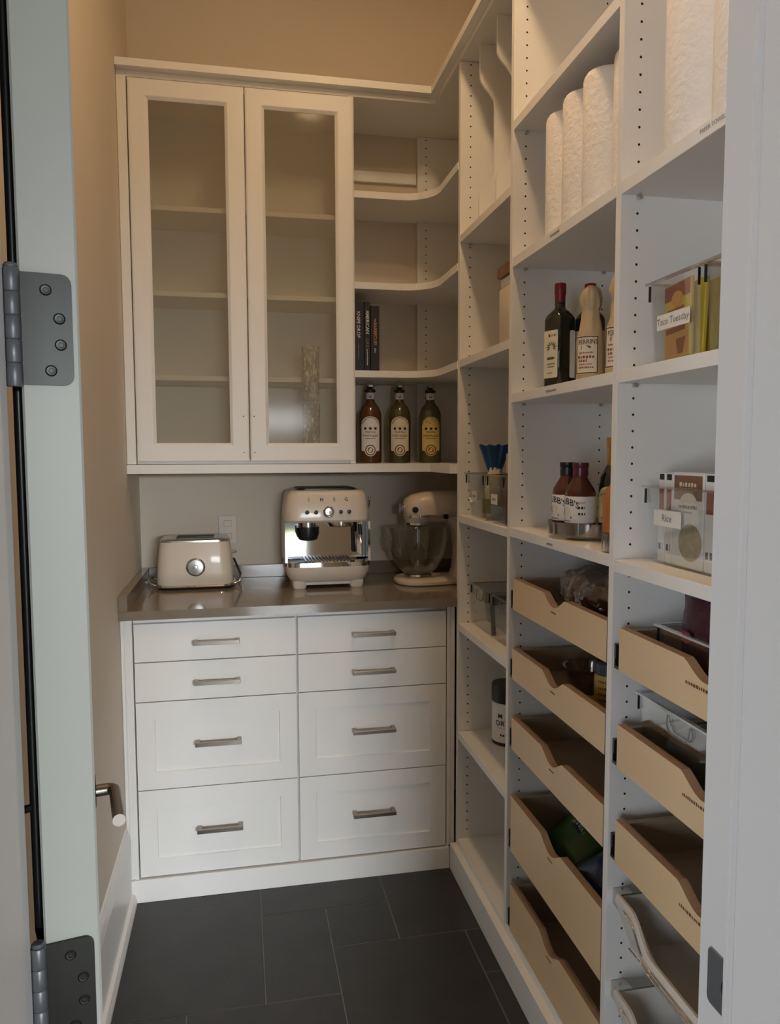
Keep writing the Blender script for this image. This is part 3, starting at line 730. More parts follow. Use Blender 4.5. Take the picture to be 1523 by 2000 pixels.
# ------------------------------------------------------------------ stand mixer (nose to the left)
mx_ = thing('stand_mixer', 'cream stand mixer with clear glass bowl in the corner', 'mixer', (0.668, 2.800, TZ))
n = 36
def base_loop(g, z):
    pts = []
    for k in range(n):
        a = 2*PI*k/n; c, s = math.cos(a), math.sin(a)
        if c < 0: x = -0.005+(0.085+g)*c
        else: x = -0.005+(0.275+g)*(abs(c)**0.75)
        w = 0.104+g if c < 0 else (0.104+g)*(1-0.28*c)
        pts.append((x, w*(abs(s)**0.85)*(1 if s > 0 else -1), z))
    return pts
obj('base', loft([base_loop(-0.006, 0.0005), base_loop(0.0, 0.004), base_loop(0.0, 0.014), base_loop(-0.008, 0.022), base_loop(-0.03, 0.025)]), CREAM, mx_, True)
def sec(x, w, zc, hz, m_=2.4, nn=24):
    return [(x, w*math.copysign(abs(math.cos(2*PI*k/nn))**(2/m_), math.cos(2*PI*k/nn)), zc+hz*math.copysign(abs(math.sin(2*PI*k/nn))**(2/m_), math.sin(2*PI*k/nn))) for k in range(nn)]
obj('head', loft([sec(-0.053, 0.030, 0.282, 0.026), sec(-0.047, 0.043, 0.283, 0.040), sec(-0.025, 0.056, 0.286, 0.052), sec(0.02, 0.064, 0.289, 0.060), sec(0.10, 0.067, 0.290, 0.061), sec(0.19, 0.064, 0.288, 0.058), sec(0.245, 0.052, 0.284, 0.048), sec(0.268, 0.030, 0.280, 0.028)]), CREAM, mx_, True)
b = nbm()
bl = lambda z, g: [(x, y, z) for x, y in rrect(-0.046-g, 0.262+g, -0.0645-g, 0.0645+g, 0.052, 8)]
loft([bl(0.252, -0.004), bl(0.252, 0.001), bl(0.264, 0.001), bl(0.264, -0.004)], b)
cb = obj('chrome_band', b, CHROME, mx_, True)
f0 = lambda u, v: (0.016+u, -0.0662, 0.2581+v)
obj('brand_letters', text_bm('KitchenAid', 0.0125, f0, 'CENTER', 0, None, 0.01), BLACK, cb)
obj('pedestal', loft([[(x, y, z) for x, y in rrect(0.145-e, 0.235+e*0.4, -0.050-e*0.4, 0.050+e*0.4, 0.035, 6)] for z, e in ((0.016, 0.02), (0.05, 0.006), (0.13, 0.0), (0.20, 0.01), (0.255, 0.05))]), CREAM, mx_, True)
obj('planet_hub', lathe([(0.0001, 0.232), (0.046, 0.232), (0.050, 0.240), (0.050, 0.254), (0.0001, 0.254)], 32), CREAM, mx_, True)
obj('hub_collar', lathe([(0.0001, 0.218), (0.042, 0.218), (0.050, 0.224), (0.050, 0.2318), (0.0001, 0.2318)], 32), CHROME, mx_, True)
b = nbm(); merge(b, lathe([(0.0001, 0), (0.019, 0), (0.021, 0.006), (0.021, 0.016), (0.018, 0.019), (0.006, 0.020), (0.0001, 0.020)], 24), Matrix.Translation((-0.050, 0, 0.284)) @ Matrix.Rotation(-PI/2, 4, 'Y'))
obj('attachment_cap', b, CHROME, mx_, True)
b = nbm(); merge(b, lathe([(0.0001, -0.01), (0.0115, -0.01), (0.0115, 0.010), (0.009, 0.013), (0.0001, 0.013)], 20), Matrix.Translation((-0.022, -0.050, 0.283)) @ Matrix.Rotation(PI/2, 4, 'X'))
obj('clamp_knob', b, BLACK, mx_, True)
b = nbm(); tube(b, [(0.03, -0.066, 0.258), (0.085, -0.072, 0.257)], 0.003, 8); sl = obj('speed_lever', b, CHROME, mx_, True)
b = nbm(); tube(b, [(0.082, -0.072, 0.257), (0.100, -0.073, 0.257)], [0.0085, 0.0095], 12); obj('lever_knob', b, BLACK, sl, True)
bowl = [(0.045, 0.036), (0.055, 0.040), (0.072, 0.055), (0.092, 0.085), (0.106, 0.120), (0.114, 0.165), (0.117, 0.213), (0.1185, 0.216), (0.1145, 0.213), (0.111, 0.165), (0.103, 0.122), (0.089, 0.088), (0.070, 0.060), (0.05, 0.046), (0.0001, 0.044)]
bo = obj('bowl', lathe([(0.0001, 0.036)]+bowl, 48), BOWLG, mx_, True, label='clear glass bowl')
obj('bowl_foot', lathe([(0.0001, 0.0255), (0.052, 0.0255), (0.054, 0.029), (0.050, 0.0355), (0.0001, 0.0355)], 32), STEEL, bo, True)
b = nbm(); tube(b, [(0.004, -0.113, 0.195), (0.004, -0.135, 0.190), (0.004, -0.142, 0.165), (0.004, -0.135, 0.13), (0.004, -0.106, 0.118)], 0.006, 8)
for v in b.verts: v.co = Matrix.Rotation(math.radians(-95), 4, 'Z') @ v.co
obj('bowl_handle', b, BOWLG, bo, True)
b = nbm(); tube(b, [(0, 0, 0.220), (0, 0, 0.150)], 0.006, 10)
be = obj('beater_shaft', b, STEEL, mx_, True)
b = nbm()
prism([(-0.006, 0.152), (0.006, 0.152), (0.046, 0.120), (0.040, 0.080), (0.016, 0.052), (-0.016, 0.052), (-0.040, 0.080), (-0.046, 0.120)], -0.0030, 0.0030, 'Y', b)
for v in b.verts: v.co = Matrix.Rotation(0.7, 4, 'Z') @ v.co
obj('flat_beater', b, STEEL, be)

# socket plate on the wall behind the toaster
PLATE = mat('taupe_socket_plastic', (0.70, 0.63, 0.54), 0.45, var=0.02)
so = thing('wall_socket', 'taupe double socket plate on the wall behind the toaster', 'socket', (-0.045, YB-0.001, 1.10))
obj('plate', B(-0.036, 0.036, -0.006, 0, 0, 0.115, 0.002), PLATE, so)
for z in (0.032, 0.083): obj('outlet', B(-0.016, 0.016, -0.0085, -0.006, z-0.013, z+0.013, 0.003), PLATE, so)

# ------------------------------------------------------------------ corner: books and tequila bottles
ab = -PI/2 - 0.18          # direction from the corner towards the room's entrance
def book(x0, x1, h, depth, parts, label):
    t = thing('book', label, 'book', ((x0+x1)/2, 2.83, CZ[2]), 0, 'cookbooks on the corner shelf')
    w = x1-x0
    b = nbm(); box(b, -w/2, w/2, 0, 0.004, 0, h, 0.0012); box(b, -w/2, -w/2+0.003, 0.003, depth, 0, h); box(b, w/2-0.003, w/2, 0.003, depth, 0, h)
    obj('cover', b, BOOKK, t)
    obj('page_block', B(-w/2+0.003, w/2-0.003, 0.004, depth-0.004, 0.003, h-0.003), LABEL, t)
    for txt, size, zc, mtl, bold in parts:                      # lettering runs down the spine
        fn = lambda u, v, zc=zc: (v, -0.0005, zc-u)
        b = text_bm(txt, size, fn, 'CENTER', 0, None, bold) if txt else bars(nbm(), fn, -0.03, 0.03, 0, size, 4)
        obj('spine_lettering', b, mtl, t)
WINK = mat('white_ink', (0.75, 0.73, 0.70), 0.6, var=0.05)
OINK = mat('orange_ink', (0.62, 0.30, 0.10), 0.6, var=0.1)
book(0.4270, 0.4700, 0.255, 0.19, [('KNIFE DROP', 0.0175, 0.172, WINK, 0.012), ('', 0.004, 0.075, GREYINK, 0)], 'black book with bold white spine lettering beside the glazed cabinet')
book(0.4712, 0.4930, 0.256, 0.20, [('AMERICAN', 0.0175, 0.182, WINK, 0.014), ('GRILL', 0.0175, 0.100, GREYINK, 0), ('', 0.004, 0.052, WINK, 0)], 'black book with white and grey spine lettering, middle of the three books')
book(0.4950, 0.5280, 0.243, 0.18, [('BARBECUE!', 0.0165, 0.140, OINK, 0.01), ('The', 0.009, 0.190, WINK, 0), ('Bible', 0.009, 0.078, WINK, 0)], 'shorter black book with orange spine lettering at the right end')
def tequila(x, glass, label, lmat, script):
    t = thing('tequila_bottle', label, 'bottle', (x, 2.892, 1.4222), 0, 'bottles under the corner shelves')
    pr = [(0.0001, 0.0), (0.040, 0.0), (0.043, 0.003), (0.0435, 0.15), (0.0435, 0.180), (0.041, 0.196), (0.034, 0.213), (0.024, 0.226), (0.017, 0.236), (0.0155, 0.246), (0.0155, 0.272), (0.0001, 0.272)]
    obj('glass_body', lathe(pr, 32), glass, t, True)
    obj('neck_band', lathe([(0.0158, 0.2445), (0.0166, 0.2450), (0.0166, 0.2685), (0.0158, 0.269)], 24, caps=False), LABEL, t, True)
    f0 = cylfn(0.0168, ab, 0.257); b = nbm(); poly_on(b, f0, [(0.006*math.cos(a), 0.008*math.sin(a)) for a in [2*PI*k/12 for k in range(12)]]); obj('neck_medallion', b, INKB, t)
    st = obj('stopper_collar', lathe([(0.0001, 0.2722), (0.0205, 0.2722), (0.0215, 0.277), (0.0195, 0.281), (0.0125, 0.284), (0.0001, 0.284)], 20), BLACK, t, True)
    b = lathe([(0.0001, 0.2842), (0.010, 0.285), (0.0165, 0.291), (0.0175, 0.298), (0.013, 0.307), (0.006, 0.313), (0.0001, 0.314)], 12)
    for i, v in enumerate(b.verts):
        if i % 2: v.co.x *= 0.86; v.co.y *= 0.86
    obj('agave_knob', b, STEEL, st)
    # arched label with a round seal hanging below its foot
    r = 0.0441; f0 = cylfn(r, ab, 0.0)
    b = nbm(); K = 22
    for k in range(K):
        u0, u1 = -0.0385+0.077*k/K, -0.0385+0.077*(k+1)/K
        top = lambda u: 0.146+math.sqrt(max(0.0, 0.0385**2-u*u))*0.82
        def bot(u):
            s = math.sqrt(max(0.0, 0.0235**2-u*u)); return min(0.048, 0.050-s) if s > 0 else (0.048 if abs(u) > 0.032 else 0.046)
        b.faces.new([b.verts.new(f0(*p)) for p in ((u0, bot(u0)), (u1, bot(u1)), (u1, top(u1)), (u0, top(u0)))])
    lb = obj('front_label', b, lmat, t)
    f1 = cylfn(r+0.0004, ab, 0.0)
    b = nbm()
    for k in range(24):                                         # arched rule
        a0, a1 = PI*k/24, PI*(k+1)/24
        for ro in (0.0345,):
            poly_on(b, f1, [(ro*math.cos(a0), 0.146+ro*0.82*math.sin(a0)), (ro*math.cos(a1), 0.146+ro*0.82*math.sin(a1)), ((ro-0.0018)*math.cos(a1), 0.146+(ro-0.0018)*0.82*math.sin(a1)), ((ro-0.0018)*math.cos(a0), 0.146+(ro-0.0018)*0.82*math.sin(a0))])
    if script:
        for k in range(26):                                     # a scribbled signature line
            ua, ub = -0.026+0.002*k, -0.024+0.002*k; w = lambda u: 0.160+0.006*math.sin(u*420)+0.004*math.sin(u*190)
            poly_on(b, f1, [(ua, w(ua)-0.0012), (ub, w(ub)-0.0012), (ub, w(ub)+0.0012), (ua, w(ua)+0.0012)])
    else:
        poly_on(b, f1, [(0.029*math.cos(PI*k/12), 0.150+0.021*math.sin(PI*k/12)) for k in range(13)])
    text_bm('TEQUILA', 0.0105, lambda u, v: f1(u, 0.116+v-u*u*4.5+0.003), 'CENTER', 0, b, 0.01)
    text_bm('FORTALEZA', 0.0112, lambda u, v: f1(u, 0.104+v), 'CENTER', 0, b, 0.012)
    bars(b, f1, -0.02, 0.02, 0.094, 0.003, 8); 
    for s in (-1, 0, 1): poly_on(b, f1, [(s*0.020+0.006*math.cos(a), 0.132+0.0055*math.sin(a)) for a in [2*PI*k/7 for k in range(7)]])
    obj('label_print', b, INK, lb)
    b = nbm()
    for k in range(24):
        a0, a1 = 2*PI*k/24, 2*PI*(k+1)/24
        poly_on(b, f1, [(q*math.cos(a), 0.050+q*math.sin(a)) for q, a in ((0.0205, a0), (0.0205, a1), (0.0165, a1), (0.0165, a0))])
    poly_on(b, f1, [(0.0105*math.cos(2*PI*k/16), 0.050+0.0105*math.sin(2*PI*k/16)) for k in range(16)])
    obj('seal_print', b, INKB, lb)
tequila(0.503, TEQR, 'tequila bottle with reddish foot, nearest the books side', LABEL, False)
tequila(0.618, TEQ, 'olive-brown tequila bottle, middle of the three', CREAML, False)
tequila(0.741, TEQG, 'tequila bottle with cream gold label and script, next to the shelving', YELLABEL, True)
# stacked pale crinkled cylinders inside the glazed cabinet
sv = thing('crinkled_cylinders', 'two stacked clear crinkled cylinders behind the right glass door', 'glassware', (0.266, 2.797, 1.4425))
for k in range(2):
    z0 = 0.002+0.205*k
    b = lathe([(0.028, z0), (0.030, z0+0.03), (0.031, z0+0.12), (0.0325, z0+0.198), (0.0305, z0+0.198), (0.028, z0+0.03), (0.0001, z0+0.02)], 28)
    noisy(b, 0.0022, 60, k+3)
    for v in b.verts: v.co.z = max(v.co.z, 0.0005)
    obj('crinkled_cylinder', b, CRINK, sv, True)

# ------------------------------------------------------------------ paper towel rolls
def roll(x, y, z, r, h, label, group):
    t = thing('paper_towel_roll', label, 'paper towel', (x, y, z+0.0003), random.uniform(0, 6), group)
    obj('towel', lathe([(0.019, 0.001), (r-0.003, 0.0), (r, 0.003), (r, h-0.016), (r-0.002, h-0.009), (r-0.006, h-0.003), (r-0.013, h), (0.019, h-0.0005), (0.019, 0.001)], 48, caps=False), PAPERW, t, True)
    obj('core', lathe([(0.0175, 0.002), (0.0188, 0.002), (0.0188, h-0.002), (0.0175, h-0.002), (0.0175, 0.002)], 24, caps=False), CARD, t, True)
for (x, y, r), w in zip(((0.785, 1.752, 0.0495), (0.782, 1.650, 0.0495), (0.783, 1.548, 0.0495), (0.800, 1.444, 0.0495)), ('farthest', 'second from the far', 'third from the far', 'nearest')):
    roll(x, y, 1.978, r, 0.285, 'white paper towel roll, %s end of the row of four' % w, 'row of four paper towel rolls')
roll(0.795, 1.213, 1.977, 0.066, 0.29, 'thick paper towel roll above the taco packets, farther of two', 'pair of thick paper towel rolls')
roll(0.795, 1.075, 1.977, 0.066, 0.29, 'thick paper towel roll above the taco packets, beside the door jamb', 'pair of thick paper towel rolls')

# ------------------------------------------------------------------ clear organiser bins
def bin_box(name, label, x0, depth, yfar, ynear, z, h, flare=0.010, group=None, text=None, tz=0.5, tw=0.085, th_=0.026, tsize=0.02, toff=0.0, handle=False, cat='bin'):
    """open clear bin, its front looking to -X; flares slightly towards the rim"""
    yc = (yfar+ynear)/2; w = yfar-ynear
    t = thing(name, label, cat, (x0, yc, z+0.0003), 0, group)
    def lp(e, zz): return [(-e, -w/2-e, zz), (depth+e, -w/2-e, zz), (depth+e, w/2+e, zz), (-e, w/2+e, zz)]
    tk = 0.0022
    obj('body', loft([lp(0, 0.0), lp(flare, h-0.004), lp(flare-tk, h-0.004), lp(-tk, 0.0025)]), ACRYL, t)
    rim = nbm(); o_, i_ = lp(flare+0.006, h-0.004), lp(flare-tk, h-0.004); o2, i2 = lp(flare+0.006, h), lp(flare-tk, h)
    rg = [[rim.verts.new(p) for p in l] for l in (o_, o2, i2, i_)]
    for A, D in zip(rg, rg[1:]+rg[:1]):
        for k in range(4): rim.faces.new([A[k], A[(k+1) % 4], D[(k+1) % 4], D[k]])
    obj('rim', rim, ACREDGE, t)
    b = nbm()
    for s in (-1, 1): box(b, -flare-0.003, -flare+0.001, s*(w/2+flare-0.002)-0.0012, s*(w/2+flare-0.002)+0.0012, h-0.034, h-0.006)
    obj('refraction_strips', b, BRONZE, t)['kind'] = 'stuff'  # dark strips imitate refraction at the edges of the clear plastic
    if handle:
        b = nbm(); pts = [(-flare-0.001, 0.035, h-0.012), (-flare-0.003, 0.034, h-0.03), (-flare-0.003, 0.024, h-0.042), (-flare-0.003, -0.024, h-0.042), (-flare-0.003, -0.034, h-0.03), (-flare-0.001, -0.035, h-0.012)]
        tube(b, pts, 0.0013, 6); obj('grip_outline', b, GREYINK, t)
    if text is not None:
        zz = h*tz; ex = flare*tz
        b = nbm(); box(b, -ex-0.0022, -ex-0.0010, -tw/2-toff, tw/2-toff, zz-th_/2, zz+th_/2)
        lb = obj('label_card', b, LABEL, t)
        fn = lambda u, v: (-ex-0.0026, -toff-u, zz+v)
        if text: b = text_bm(text, tsize, fn, 'CENTER', 0, None, 0.004)
        else: b = bars(nbm(), fn, -tw*0.3, tw*0.3, 0, th_*0.3, 3)
        obj('label_text', b, GREYINK, lb)
    return t
def pouch(w, h, tk, nx=12, nz=12, amp=0.004, seed=0, top=0.03, waist=None):
    """filled bag standing upright: pillow with a flat sealed top; broad side looks to -Y"""
    bm = nbm(); F = []; K = []
    for j in range(nz+1):
        v = j/nz; rowf = []; rowk = []
        for i in range(nx+1):
            u = -1+2*i/nx
            th = tk*0.5*max(0.0, (1-abs(u)**2.6))**0.5*(1 - max(0.0, (v-0.55)/0.45)**1.6)*(0.55+0.45*min(1, v*8))
            if v > 1-top: th = 0.0006
            ww = w*(1.0 if waist is None else waist(v))
            z = v*h + (0.003*math.sin(u*9+seed) if v > 0.9 else 0)
            rowf.append(bm.verts.new((u*ww/2, -th-0.0005, z))); rowk.append(bm.verts.new((u*ww/2, th+0.0005, z)))
        F.append(rowf); K.append(rowk)
    for G, fl in ((F, 0), (K, 1)):
        for j in range(nz):
            for i in range(nx):
                q = [G[j][i], G[j][i+1], G[j+1][i+1], G[j+1][i]]; bm.faces.new(q if not fl else q[::-1])
    ring = lambda G: [G[0][i] for i in range(nx+1)] + [G[j][nx] for j in range(1, nz+1)] + [G[nz][i] for i in range(nx-1, -1, -1)] + [G[j][0] for j in range(nz-1, 0, -1)]
    a, c = ring(F), ring(K)
    for k in range(len(a)): bm.faces.new([a[k], c[k], c[(k+1) % len(a)], a[(k+1) % len(a)]])
    noisy(bm, amp, 26, seed)
    zmin = min(v.co.z for v in bm.verts)
    for v in bm.verts: v.co.z -= zmin
    return bm
def turn(bm, rz=0.0, tilt=0.0, roll_=0.0, loc=(0, 0, 0)):
    M = Matrix.Translation(loc) @ Matrix.Rotation(rz, 4, 'Z') @ Matrix.Rotation(tilt, 4, 'X') @ Matrix.Rotation(roll_, 4, 'Y')
    bm.transform(M); return bm
FX = -PI/2                                   # turn a -Y front to look to -X

# bins on the shelf above worktop height: snacks
bin_box('organiser_bin', 'clear labelled bin holding the blue-topped snack bag', 0.742, 0.225, 2.352, 2.205, 1.252, 0.145, 0.014, 'bins beside the corner', '', 0.50, 0.050, 0.030, toff=-0.020)
bin_box('organiser_bin', 'clear labelled bin holding brown packets beside the blue bag', 0.742, 0.225, 2.155, 2.030, 1.252, 0.145, 0.010, 'bins beside the corner', '', 0.50, 0.055, 0.030, toff=-0.022)
t = thing('snack_bag', 'cream snack bag with flared metallic blue top in clear bin', 'bag', (0.797, 2.285, 1.256), 0.85)
b = pouch(0.072, 0.155, 0.050, seed=2, waist=lambda v: 1.0-0.45*max(0, (v-0.5)/0.5)); turn(b, FX); obj('bag_body', b, CREAMBAG, t, True)
b = nbm(); nn = 10
for k in range(nn):
    def pt(i, v): 
        u = -1+2*i/nn; w = 0.020+0.034*v; return (-0.012*math.sin(i*1.9)*v-0.004, -u*w, 0.138+0.092*v+0.004*math.sin(i*2.3)*v)
    q = [b.verts.new(pt(k, 0)), b.verts.new(pt(k+1, 0)), b.verts.new(pt(k+1, 0.5)), b.verts.new(pt(k, 0.5))]
    b.faces.new(q); b.faces.new([q[3], q[2], b.verts.new(pt(k+1, 1)), b.verts.new(pt(k, 1))])
bmesh.ops.remove_doubles(b, verts=b.verts, dist=1e-5); bmesh.ops.solidify(b, geom=b.faces[:], thickness=0.001)
obj('flared_top', b, BLUEBAG, t, True)
b = nbm(); quad(b, front_x(-0.030, 0, 0.03), -0.030, 0.030, -0.015, 0.03, 0, 4); obj('food_print', b, LEAFP, t)
t = thing('packet', 'brown and red packet with cream card top in clear bin', 'packet', (0.784, 2.093, 1.2555), 0)
obj('packet_body', turn(pouch(0.090, 0.150, 0.045, seed=5, top=0.05), FX), BROWNP, t, True)
b = nbm(); box(b, -0.004, -0.001, -0.038, 0.046, 0.145, 0.203, 0.001); ch = obj('header_card', b, TANP, t)
b = nbm(); fn = front_x(-0.0046, 0.010, 0.170); poly_on(b, fn, [(0.009*math.cos(2*PI*k/10), 0.018+0.008*math.sin(2*PI*k/10)) for k in range(10)]); poly_on(b, fn, [(-0.012, -0.008), (0.012, -0.008), (0.004, 0.010), (-0.004, 0.010)]); bars(b, fn, -0.018, 0.020, -0.016, 0.006, 9)
obj('header_print', b, INKB, ch)
# empty bins one shelf lower
bin_box('organiser_bin', 'empty clear bin with front grip, farther of the two empty ones', 0.776, 0.215, 2.425, 2.250, 0.881, 0.142, 0.008, 'empty clear bins', handle=True)
bin_box('organiser_bin', 'empty clear bin with front grip, nearer of the two empty ones', 0.776, 0.215, 2.200, 2.015, 0.881, 0.142, 0.008, 'empty clear bins', handle=True)
# protein tub
t = thing('powder_tub', 'white tub with black lid and black lettering on a low shelf', 'tub', (0.862, 2.325, 0.5032))
obj('tub', lathe([(0.0001, 0), (0.048, 0), (0.052, 0.004), (0.052, 0.012)], 36), BLACK, t, True)
obj('tub_wall', lathe([(0.0001, 0.0122), (0.052, 0.0122), (0.052, 0.138), (0.050, 0.142), (0.0001, 0.142)], 36), LABEL, t, True)
obj('lid', lathe([(0.0001, 0.1425), (0.0535, 0.1425), (0.054, 0.146), (0.054, 0.196), (0.051, 0.200), (0.0001, 0.200)], 36), BLACK, t, True)
av = math.atan2(-2.325, -0.862)
b = nbm(); f0 = cylfn(0.0524, av-0.45)
text_bm('M', 0.022, lambda u, v: f0(u-0.002, 0.100+v), 'CENTER', 0, b, 0.015); text_bm('ORT', 0.024, lambda u, v: f0(u+0.004, 0.076+v), 'CENTER', 0, b, 0.015)
for k in range(20):
    a0, a1 = PI*(1.0+k/20), PI*(1.0+(k+1)/20)
    poly_on(b, f0, [(q*1.3*math.cos(a)+0.004, 0.068+q*0.6*math.sin(a)) for q, a in ((0.014, a0), (0.014, a1), (0.013, a1), (0.013, a0))])
bars(b, lambda u, v: f0(u, 0.038+v), -0.002, 0.028, 0, 0.008, 12)
obj('tub_lettering', b, INK, t)
# tall bin with brown packet near the middle upright
t = thing('canister', 'tall pale canister topped by a brown packet near the middle upright', 'canister', (0.815, 2.075, 1.7683))
obj('canister_body', loft([[(x, y, z) for x, y in rrect(-0.062+e, 0.062-e, -0.066+e, 0.066-e, 0.010, 4)] for z, e in ((0, 0.002), (0.003, 0), (0.160, 0), (0.164, 0.003))]), mat('cream_translucent_plastic', (0.72, 0.62, 0.48), 0.25, var=0.04), t, True)
b = nbm(); box(b, -0.058, 0.058, -0.060, 0.060, 0.1645, 0.195, 0.004); obj('label_sleeve', b, LABEL, t)
b = nbm(); prism([(-0.066, 0.195), (0.060, 0.195), (0.060, 0.243), (0.0, 0.250), (-0.066, 0.224)], -0.066, 0.066, 'Y', b); obj('packet_top', b, BROWNP, t)

# ------------------------------------------------------------------ oils and sauces
def oil(x, y, label, rz=0.0):
    t = thing('olive_oil_bottle', label, 'bottle', (x, y, 1.6203), rz, 'olive oil bottles')
    sq = lambda h, z, r=0.010: [(a, b_, z) for a, b_ in rrect(-h, h, -h, h, min(r, h*0.95), 5)]
    obj('glass_body', loft([sq(0.027, 0.0), sq(0.0285, 0.003), sq(0.0285, 0.164), sq(0.0270, 0.172, 0.014), sq(0.0215, 0.182, 0.018), sq(0.0150, 0.188, 0.0148), sq(0.0125, 0.193, 0.0124), sq(0.0125, 0.204, 0.0124)]), OILG, t, True)
    obj('red_cap', lathe([(0.0001, 0.2042), (0.0128, 0.2042), (0.0128, 0.222), (0.0140, 0.224), (0.0140, 0.248), (0.013, 0.250), (0.0001, 0.250)], 24), REDCAP, t, True)
    for fn, s in (((lambda u, v: (-0.0288, -u, v)), 1), ((lambda u, v: (u, -0.0288, v)), 2)):
        b = nbm(); poly_on(b, fn, [(p, q) for p, q in rrect(-0.0235 if s == 1 else 0.006, 0.0235, 0.022, 0.136, 0.004, 3)]); lb = obj('label', b, CREAML if s == 1 else LABEL, t)
        if s == 1:
            f2 = lambda u, v: (-0.0291, -u, v)
            b = nbm(); bars(b, f2, -0.008, 0.016, 0.124, 0.006, 2, gap=0.8)
            for k in range(9):
                a = -0.5+k*0.52; c0 = (0.002, 0.096)
                d = (math.cos(a), math.sin(a)); p = (-d[1], d[0])
                poly_on(b, f2, [(c0[0]+d[0]*q+p[0]*w_, c0[1]+d[1]*q*0.8+p[1]*w_) for q, w_ in ((0.004, 0.0), (0.011, 0.002), (0.019, 0.0), (0.011, -0.002))])
            poly_on(b, f2, [(-0.012, 0.066), (0.010, 0.066), (0.014, 0.069), (0.010, 0.072), (-0.012, 0.072)])
            bars(b, f2, -0.012, 0.014, 0.056, 0.004, 3); bars(b, f2, -0.010, 0.012, 0.049, 0.004, 4); bars(b, f2, -0.010, 0.006, 0.034, 0.003, 6)
            obj('label_print', b, INKG, lb)
oil(0.776, 1.758, 'dark olive oil bottle with red cap and olive-branch label', 0.36)
oil(0.850, 1.748, 'olive oil bottle half hidden behind the paper-wrapped sauce bottle', 0.36)
def wrapped(x, y, label, seed):
    t = thing('sauce_bottle', label, 'bottle', (x, y, 1.6203), 0, 'paper-wrapped sauce bottles')
    b = lathe([(0.0001, 0), (0.028, 0), (0.030, 0.003), (0.030, 0.085), (0.0285, 0.098), (0.0245, 0.116), (0.0215, 0.132), (0.0205, 0.146), (0.0190, 0.152), (0.0208, 0.160), (0.0232, 0.174), (0.0215, 0.190), (0.0165, 0.201), (0.009, 0.207), (0.0001, 0.208)], 48)
    for v in b.verts:
        if v.co.z > 0.09:
            a = math.atan2(v.co.y, v.co.x); k = 1+(0.06*math.sin(5*a+seed+v.co.z*40)+0.05*math.sin(9*a-seed))*min(1, (v.co.z-0.09)/0.05); v.co.x *= k; v.co.y *= k
    noisy(b, 0.0034, 75, seed)
    for v in b.verts: v.co.z = max(v.co.z, 0.0)
    obj('paper_wrap', b, WRAP, t, True)
    f0 = cylfn(0.0318, math.atan2(-y, -x)-0.30, 0)
    b = nbm(); quad(b, f0, -0.028, 0.028, 0.012, 0.096, 0, 10); lb = obj('label', b, CREAML, t)
    f1 = cylfn(0.0322, math.atan2(-y, -x)-0.30, 0)
    b = nbm()
    for (u0, u1, v0, v1) in ((-0.027, 0.027, 0.092, 0.0945), (-0.027, 0.027, 0.0135, 0.016), (0.0245, 0.027, 0.0135, 0.0945), (-0.027, -0.0245, 0.0135, 0.0945)): quad(b, f1, u0, u1, v0, v1, 0, 8)
    text_bm('PERRINS', 0.0125, lambda u, v: f1(u+0.003, 0.082+v*1.15), 'CENTER', 0, b, 0.015)
    poly_on(b, f1, [(-0.012, 0.066), (0.008, 0.068), (0.012, 0.071), (0.002, 0.075), (-0.012, 0.074)])
    obj('label_frame', b, INKB, lb)
    b = nbm(); bars(b, f1, -0.018, 0.016, 0.059, 0.0035, seed); bars(b, f1, -0.02, 0.020, 0.050, 0.006, seed+1); bars(b, f1, -0.018, 0.004, 0.042, 0.006, seed+2); bars(b, f1, -0.018, 0.014, 0.034, 0.003, seed+3); bars(b, f1, -0.018, 0.018, 0.027, 0.004, seed+4)
    obj('label_small_print', b, REDPRINT, lb)
wrapped(0.772, 1.583, 'tan paper-wrapped sauce bottle with framed label in full view', 1)
wrapped(0.775, 1.452, 'tan paper-wrapped sauce bottle partly behind the upright panel', 5)
